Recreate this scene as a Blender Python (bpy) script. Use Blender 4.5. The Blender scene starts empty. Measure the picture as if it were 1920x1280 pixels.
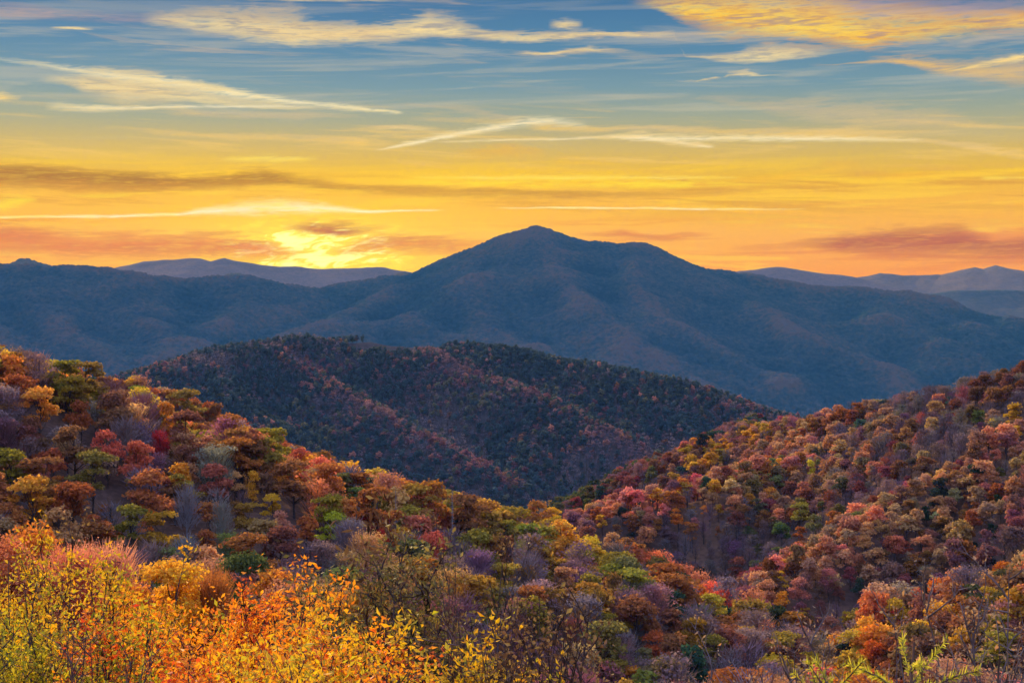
import bpy, math, random
import numpy as np

S = bpy.context.scene
COL = S.collection
PI = math.pi
R = math.radians

# ------------------------------------------------------------------ camera
FPX = 1920 * 50 / 36.0
PITCH = math.atan((640 - 530) / FPX)
cam_d = bpy.data.cameras.new('camera')
cam_d.lens = 50
cam_d.sensor_width = 36
cam_d.clip_start = 0.2
cam_d.clip_end = 60000
cam = bpy.data.objects.new('camera', cam_d)
COL.objects.link(cam)
cam.location = (0, 0, 0)
cam.rotation_euler = (PI / 2 - PITCH, 0, 0)
S.camera = cam

# ------------------------------------------------------------------ exposure, render
S.view_settings.view_transform = 'Standard'
S.view_settings.look = 'None'
EXPOSURE = 0.5
S.view_settings.exposure = EXPOSURE
S.view_settings.gamma = 1.0
S.cycles.max_bounces = 5
S.cycles.diffuse_bounces = 3
S.cycles.transmission_bounces = 3
S.cycles.glossy_bounces = 2
S.cycles.volume_bounces = 1
S.cycles.transparent_max_bounces = 4
S.cycles.use_denoising = True
S.cycles.sample_clamp_indirect = 4.0

SUN_EL, SUN_AZ = R(19), R(-17)          # low evening sun behind the mountains, left of the peak
SUN_STRENGTH = 4.6
SKY_STRENGTH = 0.12
HAZE_DENSITY = 1.3e-4
HAZE_TINT = (.03, .11, .25)
HAZE_DIM = (.03, .11, 1.0)      # the smoky air takes out blue as well as scattering it
HAZE_TOP = 246
HAZE_GLOW = (.40, .5, .17)          # radiance of the haze itself where it is endless


def ray(u, v):
    """direction (with unit y) of a point of the 1920x1280 view, used to lay the land out in plan"""
    x = (u - 960) / FPX
    y = (640 - v) / FPX
    dy = math.cos(PITCH) + y * math.sin(PITCH)
    dz = -math.sin(PITCH) + y * math.cos(PITCH)
    return x / dy, dz / dy


def P(u, v, d, drop=0.0):
    a, b = ray(u, v)
    return (a * d, d, b * d - drop)


# ------------------------------------------------------------------ sky
def az_of(u):
    return math.atan(ray(u, 300)[0])


def el_of(u, v):
    a, b = ray(u, v)
    return math.atan2(b, math.hypot(a, 1))


W = bpy.data.worlds.new('World')
S.world = W
W.use_nodes = True
NT = W.node_tree
NT.nodes.clear()


class NB:
    """small node-building helper"""
    def __init__(s, nt):
        s.nt = nt

    def n(s, t, **kw):
        x = s.nt.nodes.new(t)
        for k, v in kw.items():
            setattr(x, k, v)
        return x

    def put(s, sock, v):
        if isinstance(v, bpy.types.NodeSocket):
            s.nt.links.new(v, sock)
        elif v is not None:
            sock.default_value = v

    def m(s, op, a, b=None, c=None, clamp=False):
        x = s.n('ShaderNodeMath', operation=op, use_clamp=clamp)
        s.put(x.inputs[0], a)
        s.put(x.inputs[1], b)
        s.put(x.inputs[2], c)
        return x.outputs[0]

    def mix(s, f, a, b, blend='MIX'):
        x = s.n('ShaderNodeMix', data_type='RGBA', blend_type=blend, clamp_factor=True)
        s.put(x.inputs[0], f)
        s.put(x.inputs[6], a if isinstance(a, bpy.types.NodeSocket) else (*a, 1))
        s.put(x.inputs[7], b if isinstance(b, bpy.types.NodeSocket) else (*b, 1))
        return x.outputs[2]

    def smooth(s, v, a, b, lo=0.0, hi=1.0):
        x = s.n('ShaderNodeMapRange', interpolation_type='SMOOTHSTEP')
        s.put(x.inputs[0], v)
        for i, q in enumerate((a, b, lo, hi)):
            s.put(x.inputs[i + 1], q)
        return x.outputs[0]

    def lin(s, v, a, b, lo=0.0, hi=1.0):
        x = s.n('ShaderNodeMapRange')
        s.put(x.inputs[0], v)
        for i, q in enumerate((a, b, lo, hi)):
            s.put(x.inputs[i + 1], q)
        return x.outputs[0]

    def xyz(s, x, y, z):
        c = s.n('ShaderNodeCombineXYZ')
        for i, q in enumerate((x, y, z)):
            s.put(c.inputs[i], q)
        return c.outputs[0]

    def noise(s, vec, scale=1.0, detail=3.0, rough=0.55, dist=0.0):
        x = s.n('ShaderNodeTexNoise')
        s.put(x.inputs['Vector'], vec)
        x.inputs['Scale'].default_value = scale
        x.inputs['Detail'].default_value = detail
        x.inputs['Roughness'].default_value = rough
        x.inputs['Distortion'].default_value = dist
        return x.outputs['Fac']

    def ramp(s, v, stops, interp='LINEAR'):
        x = s.n('ShaderNodeValToRGB')
        x.color_ramp.interpolation = interp
        el = x.color_ramp.elements
        stops = sorted(stops, key=lambda q: q[0])
        el[0].position, el[1].position = stops[0][0], stops[-1][0]
        el[0].color = tuple(stops[0][1]) + ((1,) if len(stops[0][1]) == 3 else ())
        el[1].color = tuple(stops[-1][1]) + ((1,) if len(stops[-1][1]) == 3 else ())
        for p, c in stops[1:-1]:
            e = el.new(p)
            e.color = tuple(c) + ((1,) if len(c) == 3 else ())
        s.put(x.inputs[0], v)
        return x.outputs[0], x.outputs[1]


def lin1(c):
    c /= 255.0
    return c / 12.92 if c <= 0.04045 else ((c + 0.055) / 1.055) ** 2.4


def srgb(r, g, b):
    return (lin1(r), lin1(g), lin1(b))


def emis(c, v):
    """what the sky must give off at row v of the view to look like c through the evening air"""
    L = min(HAZE_TOP / max(.034, math.tan(max(.001, el_of(960, v)))), 7300)
    out = []
    for q, t, gl in zip(c, HAZE_DIM, HAZE_GLOW):
        T = math.exp(-HAZE_DENSITY * t * L)
        out.append(max(0.0, q - gl * (1 - T)) / T)
    return tuple(out)


def build_sky():
    b = NB(NT)
    sky = b.n('ShaderNodeTexSky', sky_type='NISHITA', sun_disc=False)
    sky.sun_elevation = SUN_EL
    sky.sun_rotation = SUN_AZ
    sky.altitude = 1200
    sky.air_density = 1.0
    sky.dust_density = 2.0
    sky.ozone_density = 1.5
    tc = b.n('ShaderNodeTexCoord')
    sp = b.n('ShaderNodeSeparateXYZ')
    NT.links.new(tc.outputs['Generated'], sp.inputs[0])
    X, Y, Z = sp.outputs
    az = b.m('ARCTAN2', X, Y)
    hyp = b.m('SQRT', b.m('ADD', b.m('MULTIPLY', X, X), b.m('MULTIPLY', Y, Y)))
    el = b.m('ARCTAN2', Z, hyp)
    # sunset sky colours from the horizon up, extra brightness overhead added to light the land; el in degrees / 90
    e90 = b.m('DIVIDE', el, PI / 2)

    def at(v):
        return max(0, el_of(960, v)) / (PI / 2)
    seen = [(520, (255, 158, 0)), (500, (255, 166, 0)), (430, (255, 182, 5)), (380, (253, 186, 30)), (330, (240, 188, 66)), (280, (214, 184, 110)), (225, (166, 172, 148)), (165, (122, 156, 168)),
            (90, (86, 137, 170)), (0, (66, 118, 162))]
    stops = [(at(v), emis(srgb(*c), v)) for v, c in seen] + [(0.2, srgb(80, 124, 172)), (0.36, (.76, .86, 1.88)), (1.0, (.80, .92, 1.98))]
    stops = [(p, tuple(q / 2 for q in c)) for p, c in stops]
    warm, _ = b.ramp(e90, stops)
    # away from the sunset the horizon is cooler and duller
    cool, _ = b.ramp(e90, [(p, tuple(q / 2 for q in c)) for p, c in [(0.0, srgb(150, 140, 150)), (0.08, srgb(160, 150, 160)), (0.2, srgb(150, 150, 175)), (0.36, (.76, .86, 1.88)), (1.0, (.80, .92, 1.98))]])  # same added brightness overhead, above the view
    away = b.smooth(b.m('ABSOLUTE', b.m('SUBTRACT', az, -0.13)), 0.55, 1.6)
    col = b.mix(away, warm, cool)
    nish = b.n('ShaderNodeVectorMath', operation='SCALE')
    NT.links.new(sky.outputs[0], nish.inputs[0])
    nish.inputs['Scale'].default_value = 0.012
    col = b.mix(0.94, nish.outputs[0], col)
    # ---- clouds: every bank or trail is a centre line, thickness above / below and density along the azimuth
    A0, A1 = az_of(-620), az_of(2540)
    E0, E1 = R(-1.0), R(14.0)
    TH = R(2.6)
    azn = b.m('DIVIDE', b.m('SUBTRACT', az, A0), A1 - A0)
    azp = b.m('MULTIPLY', az, 1.0)
    vecA = b.xyz(b.m('MULTIPLY', azp, 9.0), b.m('MULTIPLY', el, 60.0), 3.1)
    nA = b.noise(vecA, 1.0, 4.0, 0.6)                           # broad billow
    vecB = b.xyz(b.m('ADD', b.m('MULTIPLY', azp, 26.0), b.m('MULTIPLY', el, 60.0)), b.m('SUBTRACT', b.m('MULTIPLY', el, 260.0), b.m('MULTIPLY', azp, 14.0)), 7.7)
    nB = b.noise(vecB, 1.0, 5.0, 0.62, 0.4)                     # fine wind-drawn streaks
    vecD = b.xyz(b.m('ADD', b.m('MULTIPLY', azp, 70.0), b.m('MULTIPLY', el, 240.0)), b.m('SUBTRACT', b.m('MULTIPLY', el, 620.0), b.m('MULTIPLY', azp, 40.0)), 2.2)
    nD = b.noise(vecD, 1.0, 3.0, 0.6, 0.6)
    tex = b.m('ADD', b.m('MULTIPLY', nB, 0.55), b.m('MULTIPLY', nD, 0.45))
    wob = b.m('ADD', b.m('MULTIPLY', b.m('SUBTRACT', nA, 0.5), R(0.75)), b.m('MULTIPLY', b.m('SUBTRACT', nB, 0.5), R(0.35)))
    el_soft = b.m('ADD', el, wob)
    el_thin = b.m('ADD', el, b.m('ADD', b.m('MULTIPLY', b.m('SUBTRACT', nB, 0.5), R(0.10)), b.m('MULTIPLY', b.m('SUBTRACT', nA, 0.5), R(0.22))))
    px = 1.0 / FPX

    def track(pieces, col_a, col_b, opacity=1.0, soft=True, rag=0.9, base=None):
        """pieces: lists of (u, v, up, down, density) that do not overlap along u"""
        nonlocal col
        vm = np.mean([q[1] for pc in pieces for q in pc])
        col_a, col_b = (tuple(q / 2 for q in emis(c, vm)) for c in (col_a, col_b))
        stops = []
        runs = sorted(sorted(pc) for pc in pieces)
        for n_, pc in enumerate(runs):
            f0 = min(45 if soft else 10, (pc[0][0] - runs[n_ - 1][-1][0]) / 2.5 if n_ else 99)
            f1 = min(45 if soft else 10, (runs[n_ + 1][0][0] - pc[-1][0]) / 2.5 if n_ + 1 < len(runs) else 99)
            f0, f1 = (450 if pc[0][0] < 0 else f0), (450 if pc[-1][0] > 1920 else f1)
            pc = [(pc[0][0] - f0, pc[0][1], pc[0][2], pc[0][3], 0)] + list(pc) + [(pc[-1][0] + f1, pc[-1][1], pc[-1][2], pc[-1][3], 0)]
            for (u, v, up, dn, al) in pc:
                pos = (az_of(u) - A0) / (A1 - A0)
                if pos < 0 or pos > 1:
                    pos = min(1, max(0, pos))
                stops.append((pos, ((el_of(u, v) - E0) / (E1 - E0), up * px / TH, dn * px / TH, al)))
        stops.sort(key=lambda q: q[0])
        assert len(stops) <= 32, len(stops)
        c, a = b.ramp(azn, stops)
        sc = b.n('ShaderNodeSeparateColor')
        NT.links.new(c, sc.inputs[0])
        cen = b.m('MULTIPLY_ADD', sc.outputs[0], E1 - E0, E0)
        s = b.m('SUBTRACT', el_soft if soft else el_thin, cen)
        up = b.m('DIVIDE', s, b.m('MULTIPLY', b.m('MAXIMUM', sc.outputs[1], 0.002), TH))
        dn = b.m('DIVIDE', s, b.m('MULTIPLY', b.m('MAXIMUM', sc.outputs[2], 0.002), -TH))
        n = b.m('MAXIMUM', up, dn)
        if soft:
            n = b.m('MULTIPLY_ADD', b.m('SUBTRACT', tex, 0.5), rag * 4.0, n)
        else:
            n = b.m('MULTIPLY_ADD', b.m('SUBTRACT', b.m('ADD', b.m('MULTIPLY', nD, .75), b.m('MULTIPLY', nB, .25)), 0.5), 6.0, b.m('MULTIPLY_ADD', b.m('SUBTRACT', nA, .5), 2.5, n))
        k = b.smooth(n, 1.3, 0.15) if soft else b.m('POWER', b.smooth(n, 2.6, -0.4), 1.3)
        wisp = b.smooth(tex, 0.36, 0.56, 0.45 if soft else 0.7, 1.0)
        k = b.m('MULTIPLY', b.m('MULTIPLY', k, a), b.m('MULTIPLY', wisp, opacity))
        cc = b.mix(b.smooth(b.m('ADD', b.m('MULTIPLY', tex, 0.6), b.m('MULTIPLY', nA, 0.4)), 0.4, 0.6), col_a, col_b)
        col = b.mix(k, col, cc)

    cream, pale = srgb(236, 200, 142), srgb(255, 226, 160)
    mauve, pinkish = srgb(150, 138, 158), srgb(226, 172, 150)
    orange, bright = srgb(250, 172, 44), srgb(255, 216, 96)
    # streaked cirrus and glowing layers that fill the sky between the larger banks
    vS = b.xyz(b.m('ADD', b.m('MULTIPLY', azp, 5.0), 11.0), b.m('SUBTRACT', b.m('MULTIPLY', el, 95.0), b.m('MULTIPLY', azp, 3.0)), 5.5)
    nS = b.noise(vS, 1.0, 5.0, 0.62, 0.5)
    vT = b.xyz(b.m('ADD', b.m('MULTIPLY', azp, 8.0), 3.0), b.m('ADD', b.m('MULTIPLY', el, 120.0), b.m('MULTIPLY', azp, 4.0)), 9.5)
    nT = b.noise(vT, 1.0, 5.0, 0.62, 0.5)

    def layer(n, lo, hi, v_top, v_bot, soft_px, ca, alpha):
        nonlocal col
        et, eb, w = el_of(960, v_top), el_of(960, v_bot), soft_px * px
        band = b.m('MULTIPLY', b.smooth(el, eb - w, eb + w), b.smooth(el, et + w, et - w))
        k = b.m('MULTIPLY', b.m('MULTIPLY', b.smooth(n, lo, hi), band), alpha)
        col = b.mix(k, col, tuple(q / 2 for q in emis(ca, (v_top + v_bot) / 2)))
    layer(nS, .48, .66, 20, 260, 60, srgb(214, 200, 170), .33)
    layer(nT, .54, .70, -40, 150, 60, srgb(232, 196, 150), .32)
    layer(nT, .50, .68, 210, 330, 40, srgb(250, 206, 120), .5)
    layer(nS, .48, .62, 310, 425, 30, srgb(255, 206, 20), .75)
    layer(nT, .50, .64, 330, 430, 30, srgb(214, 146, 30), .6)
    layer(nS, .50, .60, 405, 520, 25, srgb(236, 140, 10), .65)
    layer(nT, .52, .64, 400, 520, 25, srgb(255, 200, 10), .7)
    # thin high veils first
    track([[(-40, 15, 22, 16, .5), (60, 22, 14, 12, .5), (180, 34, 12, 10, .45), (330, 36, 12, 10, .3)],
           [(1390, 8, 30, 16, .5), (1600, 14, 34, 20, .7), (1760, 22, 34, 26, .7), (1980, 24, 34, 30, .7)]], mauve, pinkish, .75)
    track([[(360, 212, 9, 10, .6), (450, 216, 12, 10, .7), (560, 218, 10, 9, .7), (650, 220, 4, 5, .4)],
           [(770, 192, 4, 5, .3), (860, 205, 9, 10, .5), (960, 222, 8, 8, .6)],
           [(1330, 184, 3, 4, .4), (1440, 196, 12, 14, .6), (1540, 208, 22, 30, .75), (1640, 214, 26, 34, .75), (1760, 226, 22, 26, .5), (1850, 236, 10, 12, .2)]],
          cream, srgb(220, 190, 150), .6)
    track([[(220, 238, 3, 4, .3), (320, 248, 8, 7, .5), (420, 256, 9, 8, .6), (540, 260, 9, 7, .6), (630, 266, 6, 5, .7), (680, 264, 5, 5, .8), (700, 268, 3, 3, .3)],
           [(800, 226, 4, 5, .4), (950, 226, 4, 5, .5)],
           [(1010, 236, 8, 9, .8), (1200, 244, 8, 9, .7), (1400, 247, 9, 9, .7), (1560, 250, 8, 7, .6), (1700, 262, 6, 5, .5), (1800, 277, 7, 6, .9), (1870, 285, 9, 8, .9), (1960, 290, 12, 11, .9)]],
          cream, srgb(250, 205, 110), .85)
    # top banks
    track([[(310, 38, 14, 12, .7), (400, 44, 26, 18, .8), (480, 56, 36, 20, .95), (545, 66, 42, 18, 1), (610, 69, 30, 15, 1), (690, 66, 22, 13, 1), (760, 60, 26, 14, 1),
            (805, 48, 26, 24, 1), (860, 60, 22, 16, .9), (925, 68, 10, 10, .8), (1010, 70, 9, 8, .8), (1110, 66, 9, 8, 1), (1200, 68, 6, 5, .8), (1255, 65, 4, 4, .3)],
           [(1292, 106, 3, 3, .4), (1350, 108, 9, 8, .8), (1440, 103, 16, 10, .9), (1510, 100, 12, 8, .7), (1560, 98, 5, 5, .2)]], cream, pale, .95)
    track([[(480, -4, 6, 6, .6), (600, -2, 8, 7, .9), (740, -4, 7, 6, .7)],
           [(1000, 103, 4, 4, .9), (1050, 103, 7, 5, 1), (1105, 95, 9, 10, .85), (1150, 100, 8, 9, .5), (1195, 108, 6, 6, .2)],
           [(1308, 153, 2, 2, .7), (1345, 147, 3, 3, .8)], [(1366, 140, 3, 3, .7), (1400, 136, 5, 4, .8), (1425, 138, 3, 3, .6)]], cream, pale, .9, rag=.6)
    track([[(1225, 4, 12, 10, .5), (1285, 22, 40, 24, 1), (1350, 30, 50, 32, 1), (1450, 40, 60, 34, 1), (1550, 56, 66, 32, 1), (1620, 74, 60, 22, 1),
            (1690, 66, 54, 22, .8), (1790, 46, 22, 22, .75), (1880, 42, 16, 16, .8), (1970, 38, 18, 16, .8)]], orange, bright, 1.0)
    track([[(1560, 124, 3, 4, .4), (1650, 116, 5, 5, .7), (1690, 116, 8, 7, 1), (1740, 122, 12, 14, .9), (1810, 132, 20, 20, .75), (1870, 136, 30, 24, .7), (1970, 138, 36, 34, .75)]],
          srgb(226, 178, 120), srgb(255, 200, 96), .85)
    track([[(1040, 47, 4, 4, .8), (1062, 47, 6, 6, .9), (1082, 48, 4, 4, .6)], [(1780, 132, 2, 2, .6), (1850, 120, 4, 3, 1), (1920, 106, 4, 4, 1), (1970, 98, 4, 4, 1)],
           [(-50, 182, 5, 5, .9), (10, 182, 6, 5, .9), (34, 184, 3, 3, .4)], [(105, 53, 1.2, 1.2, .4), (130, 54, 1.6, 1.6, 1), (164, 55.5, 1.4, 1.4, .9)]], pale, srgb(255, 214, 130), 1, soft=False)
    # the lens-shaped bank with its trails on the left
    track([[(120, 150, 14, 8, .6), (160, 160, 22, 16, .9), (230, 168, 30, 24, .95), (300, 172, 28, 20, .95), (350, 176, 20, 9, .8), (440, 190, 12, 5, .6), (560, 197, 8, 6, .5)],
           [(720, 243, 4, 3, .7), (780, 243, 5, 3, .6)]],
          cream, pale, .9, rag=.5)
    track([[(-20, 108, 2, 2, .3), (90, 122, 4, 4, .6), (160, 134, 5, 5, .75), (260, 148, 6, 7, .85), (350, 158, 6, 8, .95), (430, 173, 6, 7, 1), (510, 184, 5, 6, 1), (600, 194, 4.5, 5, 1),
            (680, 203, 4, 4, 1), (746, 211, 2, 2, .9)]], pale, srgb(255, 238, 190), 1, soft=False)
    track([[(100, 200, 6, 5, .4), (170, 204, 5, 4, .8), (240, 203, 3, 2.5, 1), (340, 200, 2.2, 2.2, 1), (420, 198, 2, 2, .9), (560, 197, 2, 2, .5)],
           [(712, 280, 1.6, 1.6, 1), (800, 263, 4.5, 3, 1), (900, 244, 6, 4, 1), (990, 229, 6, 5, 1), (1040, 226, 6, 6, .8), (1090, 234, 5, 5, .4)],
           [(1150, 258, 2.5, 2.5, .8), (1300, 260, 4, 3.5, .95), (1450, 259, 4, 3.5, .95), (1600, 260, 3.5, 3, .8), (1720, 263, 2, 2, .4)]],
          srgb(255, 226, 160), srgb(255, 240, 200), 1, soft=False)
    track([[(830, 266, 1.5, 1.5, .4), (950, 262, 2, 2, .8), (1100, 259, 2, 2, .8), (1200, 257, 4, 4, .8), (1260, 266, 4, 4, .9), (1330, 275, 2.5, 2.5, .9)]],
          srgb(255, 220, 150), srgb(255, 236, 190), 1, soft=False)
    # golden mid-level banks
    track([[(890, 290, 10, 12, .4), (950, 284, 16, 14, .7), (1010, 288, 10, 12, .35)], [(1050, 300, 8, 8, .35), (1120, 302, 8, 8, .3)],
           [(1400, 338, 8, 8, .5), (1480, 326, 10, 9, .7), (1560, 312, 8, 7, .6), (1610, 306, 4, 4, .3)],
           [(1620, 332, 6, 6, .5), (1700, 330, 7, 6, .7), (1765, 328, 4, 4, .4)]], srgb(248, 176, 40), srgb(255, 196, 60), .7)
    track([[(-50, 328, 16, 22, .95), (60, 330, 22, 22, .95), (140, 336, 20, 18, .95), (240, 344, 15, 14, 1), (330, 345, 14, 14, 1), (430, 342, 17, 14, 1), (500, 338, 22, 16, 1), (580, 348, 15, 13, .9),
            (680, 353, 12, 11, .85), (780, 357, 11, 12, .75), (900, 362, 9, 12, .65), (1050, 366, 8, 12, .55), (1200, 366, 8, 9, .4), (1400, 360, 7, 7, .2)]],
          srgb(138, 88, 20), srgb(190, 124, 22), 1.0, rag=.7)
    track([[(160, 366, 6, 6, .6), (320, 362, 5, 5, .7), (420, 360, 6, 5, .5)],
           [(470, 352, 5, 6, .5), (560, 359, 8, 7, .8), (660, 362, 7, 6, .6)],
           [(780, 340, 9, 8, .7), (860, 343, 11, 10, 1), (1000, 344, 14, 12, 1), (1150, 343, 13, 13, 1), (1290, 342, 9, 12, .9), (1390, 346, 6, 10, .7), (1480, 346, 5, 6, .3)]],
          srgb(255, 196, 10), srgb(255, 226, 70), .95, rag=.6)
    track([[(425, 298, 3, 3, .6), (500, 296, 6, 6, 1), (560, 298, 4, 4, .8), (585, 298, 3, 3, .5)], [(780, 333, 2, 2, .6), (900, 332, 3, 3, .8), (1100, 334, 4, 3, .9), (1300, 332, 3, 3, .8), (1380, 333, 2, 2, .4)],
           [(1850, 334, 2, 2, .8), (1970, 332, 2, 2, .8)]], srgb(255, 214, 60), srgb(255, 232, 120), 1, soft=False)
    # glare of the sun breaking through just over the ridge
    du = b.m('DIVIDE', b.m('SUBTRACT', az, az_of(596)), R(4.6))
    dv = b.m('DIVIDE', b.m('SUBTRACT', el, el_of(612, 470)), R(1.4))
    g = b.m('EXPONENT', b.m('MULTIPLY', b.m('ADD', b.m('MULTIPLY', du, du), b.m('MULTIPLY', dv, dv)), -1.0))
    vecC = b.xyz(b.m('MULTIPLY', azp, 60.0), b.m('SUBTRACT', b.m('MULTIPLY', el, 230.0), b.m('MULTIPLY', azp, 30.0)), 1.3)
    nC = b.noise(vecC, 1.0, 4.0, 0.6, 0.8)
    g2 = b.m('EXPONENT', b.m('MULTIPLY', b.m('ADD', b.m('MULTIPLY', b.m('MULTIPLY', du, du), .16), b.m('MULTIPLY', b.m('MULTIPLY', dv, dv), .30)), -1.0))
    col = b.mix(b.m('MULTIPLY', g2, .7), col, (.58, .33, 0))
    col = b.mix(b.m('MULTIPLY', g, .95), col, (.62, .43, 0))
    gk = b.smooth(b.m('MULTIPLY', b.m('POWER', g, .6), nC), 0.26, 0.56)
    col = b.mix(gk, col, b.mix(b.smooth(gk, 0.45, 1.0), (.62, .48, .02), (.75, .70, .40)))
    # lower orange banks
    track([[(-50, 436, 24, 36, .95), (40, 446, 24, 34, .95), (120, 454, 20, 34, 1), (240, 456, 24, 34, 1), (330, 456, 20, 36, 1), (420, 456, 22, 36, 1), (490, 462, 18, 30, .95), (540, 470, 10, 22, .6)],
           [(650, 470, 12, 14, .6), (700, 456, 18, 22, .85), (770, 452, 18, 26, .85), (850, 458, 18, 24, .75), (910, 452, 10, 14, .4)],
           [(1110, 440, 6, 6, .5), (1170, 438, 10, 9, .85), (1240, 447, 8, 12, .7), (1310, 437, 9, 9, .5)],
           [(1400, 470, 8, 8, .3), (1480, 462, 8, 10, .5)]],
          srgb(204, 112, 8), srgb(236, 138, 6), .95, rag=.7)
    track([[(555, 428, 10, 10, .5), (590, 430, 14, 12, .95), (640, 434, 16, 14, 1), (690, 430, 8, 10, .5)],
           [(1520, 458, 8, 8, .6), (1580, 458, 20, 18, 1), (1680, 452, 26, 30, 1), (1800, 452, 30, 34, 1), (1870, 466, 14, 24, .95), (1970, 460, 24, 28, .95)]],
          srgb(168, 92, 12), srgb(204, 116, 8), .95, rag=.55)
    # bright trails low over the sun
    track([[(-40, 409, 1.2, 1.2, .8), (150, 406, 1.8, 1.8, .9), (340, 402, 2.2, 2.2, 1), (380, 396, 5, 5, 1), (500, 390, 10, 8, 1), (560, 390, 9, 7, 1), (690, 397, 2, 2, 1), (820, 393, 1.6, 1.6, .6)],
           [(940, 390, 1, 1, .4), (1050, 390, 1.4, 1.4, .9), (1200, 391, 1.4, 1.4, .8), (1500, 392, 1, 1, .4)]],
          srgb(255, 240, 140), srgb(255, 252, 225), 1, soft=False)
    track([[(-50, 390, 4, 4, .9), (0, 386, 7, 6, 1), (30, 379, 7, 7, 1), (56, 375, 3, 3, .8)], [(560, 492, 4, 5, .6), (610, 505, 3, 5, 1), (650, 505, 3, 4, .8)]], srgb(255, 214, 20), srgb(255, 236, 70), 1, soft=False)
    fin2 = b.n('ShaderNodeVectorMath', operation='SCALE')
    NT.links.new(col, fin2.inputs[0])
    fin2.inputs['Scale'].default_value = 2 * 2 ** -EXPOSURE / SKY_STRENGTH
    bg = b.n('ShaderNodeBackground')
    bg.inputs['Strength'].default_value = SKY_STRENGTH
    NT.links.new(fin2.outputs[0], bg.inputs['Color'])
    out = b.n('ShaderNodeOutputWorld')
    NT.links.new(bg.outputs[0], out.inputs['Surface'])
    W.cycles.sampling_method = 'MANUAL'
    W.cycles.sample_map_resolution = 512


build_sky()

sun_d = bpy.data.lights.new('sun', 'SUN')
sun_d.energy = SUN_STRENGTH
sun_d.angle = R(0.6)
sun_d.color = (1.0, 0.72, 0.42)
sun = bpy.data.objects.new('sun', sun_d)
COL.objects.link(sun)
sd = np.array([math.sin(SUN_AZ) * math.cos(SUN_EL), math.cos(SUN_AZ) * math.cos(SUN_EL), math.sin(SUN_EL)])
import mathutils
sun.rotation_euler = mathutils.Vector(sd).to_track_quat('Z', 'Y').to_euler()
sun.location = (0, 0, 100)


# ------------------------------------------------------------------ mesh helpers
def make_mesh(name, verts, faces, mats, mat_idx=None, smooth=False):
    """verts (n,3); faces: list of (k,m) integer arrays"""
    me = bpy.data.meshes.new(name)
    verts = np.asarray(verts, np.float32)
    faces = [np.asarray(f, np.int32) for f in faces if len(f)]
    nl = sum(f.size for f in faces)
    nf = sum(len(f) for f in faces)
    me.vertices.add(len(verts))
    me.vertices.foreach_set('co', verts.ravel())
    me.loops.add(nl)
    me.loops.foreach_set('vertex_index', np.concatenate([f.ravel() for f in faces]))
    me.polygons.add(nf)
    tot = np.concatenate([np.full(len(f), f.shape[1], np.int32) for f in faces])
    st = np.concatenate([[0], np.cumsum(tot)[:-1]]).astype(np.int32)
    me.polygons.foreach_set('loop_start', st)
    try:
        me.polygons.foreach_set('loop_total', tot)
    except Exception:
        pass
    if mat_idx is not None:
        me.polygons.foreach_set('material_index', np.asarray(mat_idx, np.int32))
    me.polygons.foreach_set('use_smooth', np.full(nf, bool(smooth)))
    for m in mats:
        me.materials.append(m)
    me.update(calc_edges=True)
    return me


def link(name, data, parent=None, loc=(0, 0, 0)):
    o = bpy.data.objects.new(name, data)
    COL.objects.link(o)
    o.location = loc
    if parent:
        o.parent = parent
    return o


def tag(o, label=None, cat=None, group=None, kind=None):
    for k, v in (('label', label), ('category', cat), ('group', group), ('kind', kind)):
        if v:
            o[k] = v


# ------------------------------------------------------------------ numpy noise
def vnoise(x, y, seed=0):
    xi, yi = np.floor(x).astype(np.int64), np.floor(y).astype(np.int64)
    fx, fy = x - xi, y - yi
    fx, fy = fx * fx * (3 - 2 * fx), fy * fy * (3 - 2 * fy)

    def h(i, j):
        n = (i * 374761393 + j * 668265263 + seed * 1442695041) & 0xffffffff
        n = ((n ^ (n >> 13)) * 1274126177) & 0xffffffff
        return ((n ^ (n >> 16)) & 0xffff) / 65535.0
    a = h(xi, yi) * (1 - fx) + h(xi + 1, yi) * fx
    c = h(xi, yi + 1) * (1 - fx) + h(xi + 1, yi + 1) * fx
    return a * (1 - fy) + c * fy


def fbm(x, y, seed=0, oct=4):
    s, a, t = 0, 1.0, 0
    for i in range(oct):
        s = s + a * vnoise(x * 2 ** i + 17.3 * i, y * 2 ** i - 9.1 * i, seed + i)
        t += a
        a *= .5
    return s / t


# ------------------------------------------------------------------ the land
def ridge_h(pts, x, y, slope_near, slope_far, r=6.0, concave=0.0):
    """height of one ridge: crest polyline, flanks that fall off on both sides"""
    best = np.full(x.shape, -1e9)
    for (x0, y0, z0), (x1, y1, z1) in zip(pts[:-1], pts[1:]):
        dx, dy = x1 - x0, y1 - y0
        L2 = dx * dx + dy * dy + 1e-9
        t = np.clip(((x - x0) * dx + (y - y0) * dy) / L2, 0, 1)
        qx, qy = x - (x0 + t * dx), y - (y0 + t * dy)
        d = np.sqrt(qx * qx + qy * qy)
        s = np.where(qy < 0, slope_near, slope_far)
        drop = s * (np.sqrt(d * d + r * r) - r)
        if concave:
            drop = concave * (1 - np.exp(-drop / concave)) + drop * 0.25
        best = np.maximum(best, z0 + t * (z1 - z0) - drop)
    return best


def smax(a, b, k):
    h = np.clip(0.5 + 0.5 * (a - b) / k, 0, 1)
    return b + (a - b) * h + k * h * (1 - h)


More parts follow.
